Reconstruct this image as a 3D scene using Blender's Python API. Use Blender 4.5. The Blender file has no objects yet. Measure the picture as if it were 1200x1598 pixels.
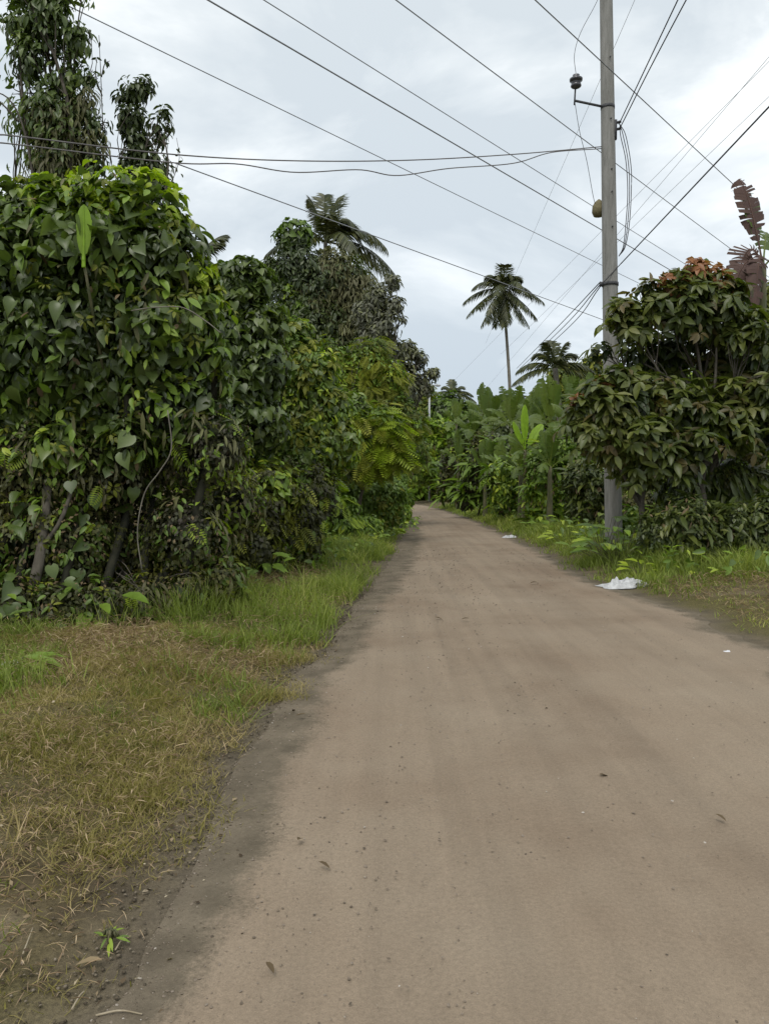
import bpy, math, random
import numpy as np
from mathutils import Vector
C = bpy.context.scene.collection
R = math.radians
PI = math.pi
# ------------------------------------------------------------------ camera, sky, sun, exposure
F = 1207.0                      # focal length in photo pixels (1200 x 1598)
HZ = 752.0                      # row of the horizon
CAMH = 1.6
TH = math.atan((799 - HZ) / F)
cam = bpy.data.cameras.new('camera')
camo = bpy.data.objects.new('camera', cam); C.objects.link(camo)
cam.sensor_fit = 'VERTICAL'; cam.sensor_height = 24; cam.lens = 12 * F / 799
cam.clip_start = 0.05; cam.clip_end = 3000
camo.location = (0, 0, CAMH); camo.rotation_euler = (PI / 2 - TH, 0, 0)
bpy.context.scene.camera = camo
SUN_EL, SUN_ROT = R(58), R(200)
w = bpy.data.worlds.new('World'); bpy.context.scene.world = w; w.use_nodes = True
nt = w.node_tree; nt.nodes.clear()
out = nt.nodes.new('ShaderNodeOutputWorld'); bg = nt.nodes.new('ShaderNodeBackground')
sky = nt.nodes.new('ShaderNodeTexSky'); sky.sky_type = 'NISHITA'; sky.sun_disc = False
sky.sun_elevation = SUN_EL; sky.sun_rotation = SUN_ROT; sky.dust_density = 2.5
tc = nt.nodes.new('ShaderNodeTexCoord'); mp = nt.nodes.new('ShaderNodeMapping')
mp.inputs['Scale'].default_value = (1.0, 1.0, 2.3); mp.inputs['Location'].default_value = (3.3, 1.2, 0.4)
nz = nt.nodes.new('ShaderNodeTexNoise'); nz.inputs['Scale'].default_value = 2.6
nz.inputs['Detail'].default_value = 7; nz.inputs['Roughness'].default_value = 0.56
nz.inputs['Distortion'].default_value = 0.35
rp = nt.nodes.new('ShaderNodeValToRGB'); e = rp.color_ramp.elements
e[0].position = 0.4; e[0].color = (6.3, 6.85, 7.2, 1)
e[1].position = 0.62; e[1].color = (10.2, 10.4, 10.3, 1)
m1 = e.new(0.5); m1.color = (7.5, 7.95, 8.15, 1)
mx = nt.nodes.new('ShaderNodeMixRGB'); mx.inputs[0].default_value = 0.93
bg.inputs['Strength'].default_value = 0.1
L = nt.links.new
L(tc.outputs['Generated'], mp.inputs['Vector']); L(mp.outputs[0], nz.inputs['Vector'])
L(nz.outputs['Fac'], rp.inputs[0]); L(sky.outputs[0], mx.inputs[1]); L(rp.outputs[0], mx.inputs[2])
sx = nt.nodes.new('ShaderNodeSeparateXYZ'); L(tc.outputs['Generated'], sx.inputs[0])
hr = nt.nodes.new('ShaderNodeValToRGB'); q = hr.color_ramp.elements      # cloud base is duller and bluer low down
q[0].position = 0.02; q[0].color = (.78, .83, .9, 1); q[1].position = 0.62; q[1].color = (1.04, 1.04, 1.04, 1)
q2 = q.new(.2); q2.color = (.9, .93, .97, 1)
L(sx.outputs['Z'], hr.inputs[0]); mm = nt.nodes.new('ShaderNodeMixRGB'); mm.blend_type = 'MULTIPLY'; mm.inputs[0].default_value = 1
L(mx.outputs[0], mm.inputs[1]); L(hr.outputs[0], mm.inputs[2]); L(mm.outputs[0], bg.inputs['Color']); L(bg.outputs[0], out.inputs['Surface'])
sun = bpy.data.lights.new('sun', 'SUN'); suno = bpy.data.objects.new('sun', sun); C.objects.link(suno)
sun.energy = 1.3; sun.angle = R(25); sun.color = (1, 0.96, 0.9)
suno.rotation_euler = (PI / 2 - SUN_EL, 0, PI - SUN_ROT)
vs = bpy.context.scene.view_settings
vs.view_transform = 'Standard'; vs.look = 'None'; vs.exposure = 0.25; vs.gamma = 1
bpy.context.scene.cycles.max_bounces = 6
bpy.context.scene.cycles.transparent_max_bounces = 4

# ------------------------------------------------------------------ maths helpers
def ray(px, py):
    x = (px - 600) / F; y = (799 - py) / F; c, s = math.cos(TH), math.sin(TH)
    return np.array([x, c + y * s, -s + y * c])
def P(px, py, Y):               # the point seen at this photo pixel, Y metres ahead
    d = ray(px, py); return np.array([0, 0, CAMH]) + d * (Y / d[1])
def H(px, py, h):               # the point seen at this photo pixel at height h
    d = ray(px, py); return np.array([0, 0, CAMH]) + d * ((h - CAMH) / d[2])
def px2m(rpx, Y): return rpx * Y / F
_rt = np.random.RandomState(7).rand(64, 64, 64).astype(np.float32)
def noise3(p, s=0):             # smooth value noise, 0..1
    p = np.asarray(p, dtype=float) + s * 7.31
    i = np.floor(p).astype(int); f = p - i; f = f * f * (3 - 2 * f); r = 0
    for a in (0, 1):
        for b in (0, 1):
            for c in (0, 1):
                wgt = (f[..., 0] if a else 1 - f[..., 0]) * (f[..., 1] if b else 1 - f[..., 1]) * (f[..., 2] if c else 1 - f[..., 2])
                r = r + wgt * _rt[(i[..., 0] + a) & 63, (i[..., 1] + b) & 63, (i[..., 2] + c) & 63]
    return r
def noise2(x, y, f=1.0, s=0):
    return noise3(np.stack([np.asarray(x) * f, np.asarray(y) * f, np.zeros_like(np.asarray(x, dtype=float)) + 0.5], -1), s)
def norm(v): return v / np.maximum(np.linalg.norm(v, axis=-1, keepdims=True), 1e-9)
def polyl(pts, n):              # smooth curve through points
    pts = np.array(pts, dtype=float); k = len(pts)
    if k == 2: return pts[0] + (pts[1] - pts[0]) * np.linspace(0, 1, n)[:, None]
    ext = np.vstack([2 * pts[0] - pts[1], pts, 2 * pts[-1] - pts[-2]]); o = []
    for t in np.linspace(0, k - 1 - 1e-6, n):
        i = int(t); u = t - i; a, b, c, d = ext[i:i + 4]
        o.append(0.5 * (2 * b + (c - a) * u + (2 * a - 5 * b + 4 * c - d) * u * u + (3 * b - a - 3 * c + d) * u ** 3))
    return np.array(o)

# ------------------------------------------------------------------ mesh builder
class MB:
    def __init__(s): s.v = []; s.f = []; s.a = []; s.n = 0
    def add(s, V, faces, attr=0.5):
        V = np.asarray(V, dtype=float); s.v.append(V)
        s.a.append(np.full(len(V), attr) if np.isscalar(attr) else np.asarray(attr, dtype=float))
        for k in faces:
            if len(k): s.f.append(np.asarray(k, dtype=np.int64) + s.n)
        s.n += len(V)
    def tube(s, pts, rad, sides=6, attr=0.5, cap=True, wob=0.0):
        pts = np.asarray(pts, dtype=float); n = len(pts)
        rad = np.full(n, rad) if np.isscalar(rad) else np.asarray(rad, dtype=float)
        t = norm(np.gradient(pts, axis=0)); up = np.array([0, 0, 1.0])
        if abs(t[0][2]) > 0.9: up = np.array([0.0, 1, 0])
        a = norm(np.cross(t, up)); b = np.cross(t, a)
        an = np.linspace(0, 2 * PI, sides, endpoint=False)
        rr = rad[:, None, None]
        if wob: rr = rr * (1 + wob * (noise3(pts[:, None, :] * 3 + np.stack([np.cos(an), np.sin(an), an * 0], -1)[None] * 1.5) - .5))[..., None]
        V = pts[:, None, :] + rr * (np.cos(an)[None, :, None] * a[:, None, :] + np.sin(an)[None, :, None] * b[:, None, :])
        V = V.reshape(-1, 3)
        i = np.arange(n - 1)[:, None] * sides; j = np.arange(sides)[None, :]; j2 = (j + 1) % sides
        q = np.stack([i + j, i + j2, i + sides + j2, i + sides + j], -1).reshape(-1, 4)
        fs = [q]
        if cap: fs += [np.arange(sides)[::-1][None, :], (np.arange(sides) + (n - 1) * sides)[None, :]]
        s.add(V, fs, attr)
    def inst(s, tm, pos, M, size, attr):
        V, faces = tm; n = len(V); k = len(pos)
        if k == 0: return
        size = np.asarray(size); size = size[:, None] if size.ndim == 1 else size
        A = np.einsum('kij,knj->kni', M, V[None] * size[:, None, :]) + pos[:, None, :]
        fs = []
        for f in faces:
            f = np.asarray(f); fs.append((f[None] + (np.arange(k) * n)[:, None, None]).reshape(-1, f.shape[1]))
        s.add(A.reshape(-1, 3), fs, np.repeat(attr, n))
    def box(s, c, d, rot=None, attr=.5):
        V = np.array([[x, y, z] for x in (-1, 1) for y in (-1, 1) for z in (-1, 1)], float) * np.array(d) / 2
        if rot is not None: V = V @ np.array(rot).T
        s.add(V + c, [np.array([[0, 1, 3, 2], [4, 6, 7, 5], [0, 4, 5, 1], [2, 3, 7, 6], [0, 2, 6, 4], [1, 5, 7, 3]])], attr)
    def build(s, name, mat, parent=None, smooth=True):
        me = bpy.data.meshes.new(name)
        V = np.vstack(s.v); sizes = np.concatenate([np.full(len(f), f.shape[1]) for f in s.f])
        loops = np.concatenate([f.ravel() for f in s.f])
        org = None
        if parent is not None:
            org = np.array(parent.matrix_basis.translation); par = parent.parent
            while par is not None: org = org + np.array(par.matrix_basis.translation); par = par.parent
            V = V - org
        me.vertices.add(len(V)); me.loops.add(len(loops)); me.polygons.add(len(sizes))
        me.vertices.foreach_set('co', V.astype(np.float32).ravel())
        me.loops.foreach_set('vertex_index', loops.astype(np.int32))
        me.polygons.foreach_set('loop_start', np.concatenate([[0], np.cumsum(sizes)[:-1]]).astype(np.int32))
        at = me.attributes.new('rnd', 'FLOAT', 'POINT'); at.data.foreach_set('value', np.concatenate(s.a).astype(np.float32))
        me.update(calc_edges=True)
        me.polygons.foreach_set('use_smooth', np.full(len(sizes), smooth))
        me.materials.append(mat); me.validate()
        o = bpy.data.objects.new(name, me); C.objects.link(o)
        if parent is not None: o.parent = parent
        return o
def tag(o, label=None, cat=None, group=None, kind=None):
    if label: o['label'] = label
    if cat: o['category'] = cat
    if group: o['group'] = group
    if kind: o['kind'] = kind
    return o
def thing(name, loc, label, cat, group=None):
    o = bpy.data.objects.new(name, None); C.objects.link(o); o.location = [float(q) for q in loc]
    return tag(o, label, cat, group)

# ------------------------------------------------------------------ materials
def newmat(name):
    m = bpy.data.materials.new(name); m.use_nodes = True; t = m.node_tree; t.nodes.clear()
    o = t.nodes.new('ShaderNodeOutputMaterial'); p = t.nodes.new('ShaderNodeBsdfPrincipled')
    t.links.new(p.outputs[0], o.inputs[0]); return m, t, p, o
def ramp(t, cols, pos=None):
    r = t.nodes.new('ShaderNodeValToRGB'); e = r.color_ramp.elements; k = len(cols)
    pos = pos or [i / (k - 1) for i in range(k)]
    e[0].position = pos[0]; e[0].color = (*cols[0], 1); e[1].position = pos[-1]; e[1].color = (*cols[-1], 1)
    for i in range(1, k - 1): q = e.new(pos[i]); q.color = (*cols[i], 1)
    return r
def leafmat(name, cols, rough=0.45, trans=0.22, spec=0.45, pos=None):
    m, t, p, o = newmat(name)
    at = t.nodes.new('ShaderNodeAttribute'); at.attribute_name = 'rnd'
    r = ramp(t, cols, pos); t.links.new(at.outputs['Fac'], r.inputs[0])
    hs = t.nodes.new('ShaderNodeHueSaturation'); t.links.new(r.outputs[0], hs.inputs['Color'])
    tcn = t.nodes.new('ShaderNodeTexCoord'); nn = t.nodes.new('ShaderNodeTexNoise'); nn.inputs['Scale'].default_value = 9
    nn.inputs['Detail'].default_value = 2
    t.links.new(tcn.outputs['Object'], nn.inputs['Vector'])
    mr = t.nodes.new('ShaderNodeMapRange'); mr.inputs['To Min'].default_value = 0.72; mr.inputs['To Max'].default_value = 1.28
    t.links.new(nn.outputs['Fac'], mr.inputs['Value']); t.links.new(mr.outputs[0], hs.inputs['Value'])
    t.links.new(hs.outputs[0], p.inputs['Base Color'])
    p.inputs['Roughness'].default_value = rough; p.inputs['Specular IOR Level'].default_value = spec
    tr = t.nodes.new('ShaderNodeBsdfTranslucent'); mi = t.nodes.new('ShaderNodeMixShader'); mi.inputs[0].default_value = trans
    br = t.nodes.new('ShaderNodeMixRGB'); br.blend_type = 'MULTIPLY'; br.inputs[0].default_value = 1; br.inputs[2].default_value = (1.3, 1.5, .6, 1)
    t.links.new(hs.outputs[0], br.inputs[1]); t.links.new(br.outputs[0], tr.inputs['Color'])
    t.links.new(p.outputs[0], mi.inputs[1]); t.links.new(tr.outputs[0], mi.inputs[2]); t.links.new(mi.outputs[0], o.inputs[0])
    return m
def roughmat(name, c1, c2, scale=6, rough=0.9, bump=0.3, stretch=(1, 1, 1), spec=.3, detail=6):
    m, t, p, o = newmat(name)
    tcn = t.nodes.new('ShaderNodeTexCoord'); mpn = t.nodes.new('ShaderNodeMapping'); mpn.inputs['Scale'].default_value = stretch
    nn = t.nodes.new('ShaderNodeTexNoise'); nn.inputs['Scale'].default_value = scale; nn.inputs['Detail'].default_value = detail
    nn.inputs['Roughness'].default_value = .65
    t.links.new(tcn.outputs['Object'], mpn.inputs[0]); t.links.new(mpn.outputs[0], nn.inputs['Vector'])
    r = ramp(t, [c1, c2], [.3, .7]); t.links.new(nn.outputs['Fac'], r.inputs[0]); t.links.new(r.outputs[0], p.inputs['Base Color'])
    b = t.nodes.new('ShaderNodeBump'); b.inputs['Strength'].default_value = bump; b.inputs['Distance'].default_value = .02
    t.links.new(nn.outputs['Fac'], b.inputs['Height']); t.links.new(b.outputs[0], p.inputs['Normal'])
    p.inputs['Roughness'].default_value = rough; p.inputs['Specular IOR Level'].default_value = spec
    return m
M = {}
M['vine'] = leafmat('vine_leaf', [(0.055, 0.081, 0.018), (0.095, 0.138, 0.028), (0.156, 0.210, 0.048), (0.310, 0.372, 0.054)], .4, .28, .6, pos=[0, .4, .8, 1])
M['vine2'] = leafmat('vine_leaf_dark', [(0.044, 0.068, 0.015), (0.083, 0.126, 0.026), (0.147, 0.195, 0.044), (0.238, 0.276, 0.054)], .42, .28, .55, pos=[0, .4, .82, 1])
M['lime'] = leafmat('lime_leaf', [(0.168, 0.236, 0.016), (0.281, 0.373, 0.025), (0.421, 0.497, 0.041)], .5, .38)
M['mid'] = leafmat('mid_leaf', [(0.063, 0.100, 0.013), (0.117, 0.191, 0.023), (0.197, 0.299, 0.032), (0.394, 0.465, 0.037)], .48, .3, .5, pos=[0, .4, .75, 1])
M['yg'] = leafmat('yellow_green_leaf', [(0.092, 0.105, 0.011), (0.184, 0.205, 0.019), (0.309, 0.316, 0.030)], .55, .36)
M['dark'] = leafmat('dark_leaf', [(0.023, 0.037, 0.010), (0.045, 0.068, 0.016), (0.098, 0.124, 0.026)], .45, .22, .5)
M['scrub'] = leafmat('scrub_leaf', [(0.035, 0.025, 0.013), (0.032, 0.036, 0.008), (0.059, 0.063, 0.011), (0.138, 0.133, 0.017)], .55, pos=[0, .25, .65, 1])
M['dry'] = leafmat('dry_leaf', [(0.084, 0.058, 0.034), (0.158, 0.115, 0.063), (0.262, 0.199, 0.115)], .7, .15, .2)
M['strawleaf'] = leafmat('straw_blade', [(0.207, 0.140, 0.087), (0.355, 0.251, 0.161), (0.562, 0.443, 0.292)], .8, .15, .2)
M['litter'] = leafmat('leaf_crumbs', [(0.057, 0.040, 0.024), (0.149, 0.109, 0.066), (0.299, 0.230, 0.143), (0.575, 0.494, 0.352)], .8, .1, .2, pos=[0, .5, .9, 1])
M['clod'] = leafmat('soil_clod', [(.07, .055, .038), (.13, .105, .072), (.24, .2, .15)], .9, 0, .2)
M['grey'] = leafmat('grey_leaf', [(0.090, 0.090, 0.069), (0.144, 0.148, 0.102), (0.241, 0.257, 0.072)], .6, .2)
M['olive'] = leafmat('olive_brown_leaf', [(0.083, 0.075, 0.033), (0.110, 0.109, 0.040), (0.166, 0.172, 0.063)], .6, .2)
M['bronze'] = leafmat('bronze_leaf', [(0.045, 0.041, 0.015), (0.098, 0.083, 0.026), (0.180, 0.128, 0.045)], .45, .3)
M['cacao'] = leafmat('cacao_leaf', [(0.032, 0.049, 0.010), (0.068, 0.092, 0.017), (0.136, 0.156, 0.031), (0.202, 0.203, 0.071)], .42, .28, .5, pos=[0, .4, .8, 1])
M['red'] = leafmat('young_red_leaf', [(0.199, 0.085, 0.037), (0.356, 0.156, 0.063), (0.258, 0.217, 0.063)], .45, .3)
M['banana'] = leafmat('banana_leaf', [(0.045, 0.077, 0.012), (0.084, 0.129, 0.019), (0.166, 0.212, 0.029)], .45, .25)
M['bananalime'] = leafmat('young_banana_leaf', [(0.210, 0.336, 0.021), (0.281, 0.435, 0.029)], .45, .4)
M['bananadry'] = leafmat('withered_banana_leaf', [(0.048, 0.026, 0.029), (0.129, 0.072, 0.051)], .7, .15)
M['palm'] = leafmat('palm_leaf', [(0.025, 0.034, 0.009), (0.051, 0.063, 0.015), (0.097, 0.100, 0.024)], .45, .2)
M['grass_old'] = leafmat('grass_blade', [(0.088, 0.121, 0.016), (0.150, 0.199, 0.025), (0.246, 0.278, 0.036), (0.336, 0.314, 0.112)], .6, .38, .25, pos=[0, .4, .8, 1])
M['grass'] = leafmat('verge_grass_blade', [(0.113, 0.144, 0.030), (0.190, 0.240, 0.049), (0.295, 0.334, 0.076), (0.503, 0.450, 0.159)], .6, .35, .25, pos=[0, .38, .72, 1])
M['drygrass'] = leafmat('dry_grass_blade', [(0.206, 0.189, 0.043), (0.319, 0.263, 0.106), (0.503, 0.383, 0.209), (0.756, 0.589, 0.457)], .7, .3, .2, pos=[0, .45, .8, 1])
M['bark'] = roughmat('bark', (.05, .042, .032), (.13, .115, .09), 14, stretch=(1, 1, .25))
M['palebark'] = roughmat('pale_bark', (.11, .1, .08), (.24, .22, .18), 12, stretch=(1, 1, .3))
M['stem'] = roughmat('banana_stem', (.06, .075, .03), (.15, .13, .07), 5, .6, stretch=(3, 3, .5))
M['thicket'] = roughmat('shade_core_dark', (.012, .014, .008), (.03, .028, .016), 8)  # near-black colour of the added crown cores, inner shade put into colour
M['wire'] = roughmat('wire_black', (.025, .025, .028), (.05, .05, .055), 4, .6, 0)
M['wiregrey'] = roughmat('wire_aluminium', (.22, .23, .25), (.32, .33, .35), 4, .6, 0)
M['wirebrown'] = roughmat('weathered_cable', (.11, .1, .1), (.19, .18, .17), 4, .7, 0)
M['steel'] = roughmat('dark_steel', (.04, .042, .045), (.09, .09, .095), 20, .6)
M['white'] = roughmat('white_plastic', (.55, .56, .58), (.8, .8, .82), 9, .5, .1)
M['paint'] = roughmat('weathered_white_paint', (.35, .36, .37), (.5, .51, .52), 9, .6, .1)
M['sack'] = roughmat('dirty_white_plastic', (.33, .33, .33), (.62, .62, .62), 14, .5, .4)
M['porcelain'] = roughmat('porcelain', (.05, .05, .055), (.1, .1, .11), 9, .25, 0, spec=.6)
M['rust'] = roughmat('rusty_cover', (.12, .1, .05), (.22, .19, .1), 20, .7)
M['straw'] = roughmat('dead_straw', (.25, .2, .13), (.42, .36, .26), 20, .8)
M['stone'] = roughmat('pebble', (.12, .11, .1), (.33, .3, .27), 25, .85)

# ------------------------------------------------------------------ leaf templates (length 1 along +Y, face up +Z)
def strip_leaf(prof, fold=.12, droop=.18, base=0.0):
    # prof: list of (t, halfwidth)
    V = []; q = []
    for t, hw in prof:
        z = -droop * t * t
        V += [[-hw, t, z + fold * hw * 2], [0, t, z], [hw, t, z + fold * hw * 2]]
    for i in range(len(prof) - 1):
        a = i * 3; q += [[a, a + 1, a + 4, a + 3], [a + 1, a + 2, a + 5, a + 4]]
    return np.array(V, float), [np.array(q)]
T_OVAL = strip_leaf([(0, .01), (.2, .15), (.5, .21), (.8, .13), (1, .005)], .2, .22)
T_LONG = strip_leaf([(0, .01), (.3, .1), (.65, .1), (1, .004)], .2, .3)
T_HEART = strip_leaf([(-.1, .18), (.0, .34), (.16, .43), (.36, .43), (.56, .33), (.76, .17), (.9, .06), (1, .005)], .2, .28)
T_HEART[0][1, 1] = .04          # notch at the stalk
T_SMALL = (np.array([[0, 0, 0], [.28, .5, .06], [0, 1, -.08], [-.28, .5, .06]], float), [np.array([[0, 1, 2, 3]])])
def t_pinnate(n=9, wd=.09, ln=.34):
    V = [[-.008, 0, 0], [.008, 0, 0], [.004, 1, -.2], [-.004, 1, -.2]]; q = [[0, 1, 2, 3]]
    for i in range(n):
        t = .12 + .86 * i / (n - 1); l = ln * math.sin(PI * (.18 + .72 * t)); z = -.2 * t * t
        for s in (-1, 1):
            b = len(V); d = np.array([s * l, l * .35, -.18 * l]); p = np.array([0, t, z]); wv = np.array([0, wd * .5, 0])
            V += [list(p), list(p + d * .5 + wv), list(p + d), list(p + d * .5 - wv)]; q.append([b, b + 1, b + 2, b + 3])
    return np.array(V, float), [np.array(q)]
T_PIN = t_pinnate()
T_FERN = t_pinnate(7, .12, .4)
def frames(nr, tp):
    nr = norm(nr); tp = tp - nr * np.sum(tp * nr, 1, keepdims=True); tp = norm(tp)
    x = np.cross(tp, nr); return np.stack([x, tp, nr], -1)
def blobset(Y, specs):
    """specs (px, py, rpx[, dY[, vertical stretch]]) -> centres, radii"""
    c = []; r = []
    for s in specs:
        d = s[3] if len(s) > 3 else 0; vz = s[4] if len(s) > 4 else 1
        c.append(P(s[0], s[1], Y + d)); q = px2m(s[2], Y + d); r.append([q, q * .9, q * vz])
    return np.array(c), np.array(r)
def shell(bl, n, thick, rs, gap=0.0, gfreq=1.5, rough=.35, seed=0, power=1.4):
    c, r = bl; k = len(c); wt = (r[:, 0] * r[:, 2]) ** 1.0; wt = wt / wt.sum()
    n2 = int(n * 2.2)
    b = rs.choice(k, n2, p=wt); d = norm(rs.normal(size=(n2, 3)))
    keep = (d[:, 1] < .25) | (rs.rand(n2) < .3); b, d = b[keep], d[keep]
    s = (1 - thick * rs.rand(len(b)) ** power) * (1 - rough / 2 + rough * noise3(d * 2.6 + c[b], seed))
    p = c[b] + r[b] * d * s[:, None]
    q = (p[:, None, :] - c[None]) / r[None]; dist = np.linalg.norm(q, axis=2); dist[np.arange(len(b)), b] = 9
    ok = dist.min(1) > (1 - thick) * .92
    if gap: ok &= noise3(p * gfreq, seed + 3) + .25 * rs.rand(len(b)) > gap
    ok &= p[:, 2] > .02
    p, d = p[ok][:n], d[ok][:n]
    return p, norm(d / r[b][ok][:n])
def foliage(mb, tm, bl, n, size, rs, thick=.45, up=.6, jit=.6, droop=.8, outw=.35, var=.35, gap=0, gfreq=1.5, rough=.35,
            tone=.5, tfreq=.8, toneoff=0, power=1.4):
    sd = rs.randint(50)
    p, o = shell(bl, n, thick, rs, gap, gfreq, rough, sd, power)
    k = len(p); nr = o + np.array([0, 0, up]) + rs.normal(size=(k, 3)) * jit * .6
    tp = np.array([0, 0, -droop]) + o * outw + rs.normal(size=(k, 3)) * .55
    sz = size * (1 + var * (rs.rand(k) * 2 - 1))
    at = np.clip((1 - tone) * rs.rand(k) + tone * (noise3(p * tfreq, sd + 9) * 1.5 - .25) + toneoff, 0, 1)
    asp = sz[:, None] * np.stack([.85 + .3 * rs.rand(k), np.ones(k), .3 + 1.6 * rs.rand(k)], 1)
    mb.inst(tm, p, frames(nr, tp), asp, at); return p, o
def whorls(mb, tm, bl, nc, per, size, rs, thick=.4, el=(-.5, .5), gap=0, attr=None, up=.5, gfreq=1.2, rough=.35):
    """twig ends each carrying a fan of drooping leaves"""
    sd = rs.randint(50)
    p, o = shell(bl, nc, thick, rs, gap, gfreq, rough, sd)
    k = len(p); ax = norm(o + np.array([0, 0, up]) + rs.normal(size=(k, 3)) * .25)
    u = norm(np.cross(ax, rs.normal(size=(k, 3)))); v = np.cross(ax, u)
    cn = noise3(p * .9, sd + 5)
    for i in range(per):
        an = 2 * PI * (i * .382 + rs.rand(k) * .1); e = el[0] + (el[1] - el[0]) * rs.rand(k)
        h = np.cos(an)[:, None] * u + np.sin(an)[:, None] * v
        tp = h * np.cos(e)[:, None] + ax * np.sin(e)[:, None] + np.array([0, 0, -.45])
        nr = ax - h * (np.sin(e) - .2)[:, None] + rs.normal(size=(k, 3)) * .2
        sz = size * (.6 + .6 * rs.rand(k))
        at = np.clip(.6 * rs.rand(k) + .6 * cn - .1, 0, 1) if attr is None else np.clip(attr + .4 * rs.rand(k) - .2, 0, 1)
        mb.inst(tm, p + h * .02, frames(nr, tp), sz[:, None] * np.ones(3), at)
    return p, o
def limbs(mb, base, fork, bl, rs, r0=.12, twigs=4, sides=7, tr=.012, bend=.15):
    base = np.array(base, float); fork = np.array(fork, float); c, r = bl
    h = np.linalg.norm(fork - base)
    pts = polyl([base, base + (fork - base) * .35 + rs.normal(size=3) * h * .03, base + (fork - base) * .7 + rs.normal(size=3) * h * .03, fork], 12)
    mb.tube(pts, np.linspace(r0, r0 * .6, 12) * np.r_[1.35, 1.12, np.ones(10)], sides, wob=.3)
    for i in range(len(c)):
        st = pts[rs.randint(7, 12)] if h > 1 else fork
        L_ = np.linalg.norm(c[i] - st); mid = (st + c[i]) / 2 + rs.normal(size=3) * L_ * bend + np.array([0, 0, L_ * .08])
        q = polyl([st, mid, c[i]], 8); rr = r0 * .5 * min(1, .4 + r[i][0]); mb.tube(q, np.linspace(rr, rr * .35, 8), 5, cap=False)
        for j in range(twigs):
            d = norm(rs.normal(size=3) + np.array([0, -.3, .3])); e2 = c[i] + r[i] * d * .9
            s2 = q[rs.randint(4, 8)]
            mb.tube(polyl([s2, (s2 + e2) / 2 + rs.normal(size=3) * .1 * np.linalg.norm(e2 - s2), e2], 6), np.linspace(max(tr, rr * .3), tr * .4, 6), 4, cap=False)
def core(parent, bl, rs, k=.72, name='shade_core'):
    """added near-black lumpy cores that block light and stand in for crown shade"""
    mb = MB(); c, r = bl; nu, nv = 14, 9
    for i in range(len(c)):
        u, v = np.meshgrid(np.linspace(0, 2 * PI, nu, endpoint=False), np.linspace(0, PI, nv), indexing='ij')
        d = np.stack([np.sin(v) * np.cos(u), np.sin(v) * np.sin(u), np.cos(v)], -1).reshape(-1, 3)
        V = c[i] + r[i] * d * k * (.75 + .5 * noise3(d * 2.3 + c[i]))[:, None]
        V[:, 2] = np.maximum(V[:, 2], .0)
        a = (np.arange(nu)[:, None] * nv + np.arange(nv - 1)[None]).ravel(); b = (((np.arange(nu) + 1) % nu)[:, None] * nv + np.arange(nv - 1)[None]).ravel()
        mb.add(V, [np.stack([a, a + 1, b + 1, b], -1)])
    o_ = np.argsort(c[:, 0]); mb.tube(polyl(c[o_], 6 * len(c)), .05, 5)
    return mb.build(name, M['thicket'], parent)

# ------------------------------------------------------------------ ground and road
LE = [(-260, 1900), (60, 1640), (130, 1598), (250, 1450), (345, 1290), (400, 1150), (440, 1080), (500, 1020), (555, 955), (585, 910), (612, 868), (628, 838), (634, 815), (624, 798), (598, 790.5), (560, 786), (500, 783)]
RE = [(1900, 1900), (1500, 1400), (1290, 1110), (1200, 1010), (1100, 965), (1000, 932), (930, 913), (880, 882), (830, 853), (780, 830), (740, 813), (700, 799), (665, 789), (640, 785), (600, 782.5), (560, 781), (500, 779.5)]
LEw = np.array([H(x, y, 0)[:2] for x, y in LE]); REw = np.array([H(x, y, 0)[:2] for x, y in RE])
LEw = np.vstack([[LEw[0][0] * 1.1, -8], LEw]); REw = np.vstack([[REw[0][0] + .8, -8], REw])
NR = 560
ys = np.r_[-8:1.6:20j, 1.6 + (61 - 1.6) * np.linspace(0, 1, NR - 19)[1:] ** 1.5]
def resamp(p):
    x = np.interp(ys, p[:, 1], p[:, 0]); k = np.ones(15) / 15
    return np.c_[np.convolve(np.r_[[x[0]] * 7, x, [x[-1]] * 7], k, 'valid'), ys]
LR = resamp(LEw); RR = resamp(REw)
LR[:, 0] += (noise2(LR[:, 0], LR[:, 1], 1.1, 1) - .5) * .22 + (noise2(LR[:, 0], LR[:, 1], 4, 2) - .5) * .07
RR[:, 0] += (noise2(RR[:, 0], RR[:, 1], 1.3, 3) - .5) * .4 + (noise2(RR[:, 0], RR[:, 1], 5, 4) - .5) * .16
def lx(y): return np.interp(y, ys, LR[:, 0])
def rx(y): return np.interp(y, ys, RR[:, 0])
def gh(x, y):                   # height of the ground
    x = np.asarray(x, float); y = np.asarray(y, float)
    dl = np.clip(lx(y) - x, 0, 6); dr = np.clip(x - rx(y), 0, 6)
    e_ = np.minimum(dl + dr, 1.5) / 1.5
    e_ = e_ * e_ * (3 - 2 * e_)
    return e_ * (.05 + .10 * noise2(x, y, .9, 5) + .05 * noise2(x, y, 3.1, 6) + .028 * noise2(x, y, 8.3, 7) + .012 * noise2(x, y, 17, 9)) * (y < 60)
def axis(a, b, fine0, fine1, st, far):
    f = list(np.arange(fine0, fine1, st)); l = []; x = fine0; s = st
    while x > a: s *= 1.35; x -= min(s, far); l.append(x)
    r_ = []; x = f[-1]; s = st
    while x < b: s *= 1.35; x += min(s, far); r_.append(x)
    return np.array(l[::-1] + f + r_)
gx = np.unique(np.round(np.r_[axis(-500, 500, -6, 12, .1, 60), np.arange(-3.95, -.1, .05)], 4)); gy = np.unique(np.round(np.r_[axis(-60, 900, 1.2, 46, .1, 60), np.arange(1.25, 7, .05)], 4))
X, Yg = np.meshgrid(gx, gy, indexing='ij'); Z = gh(X, Yg)
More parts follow.
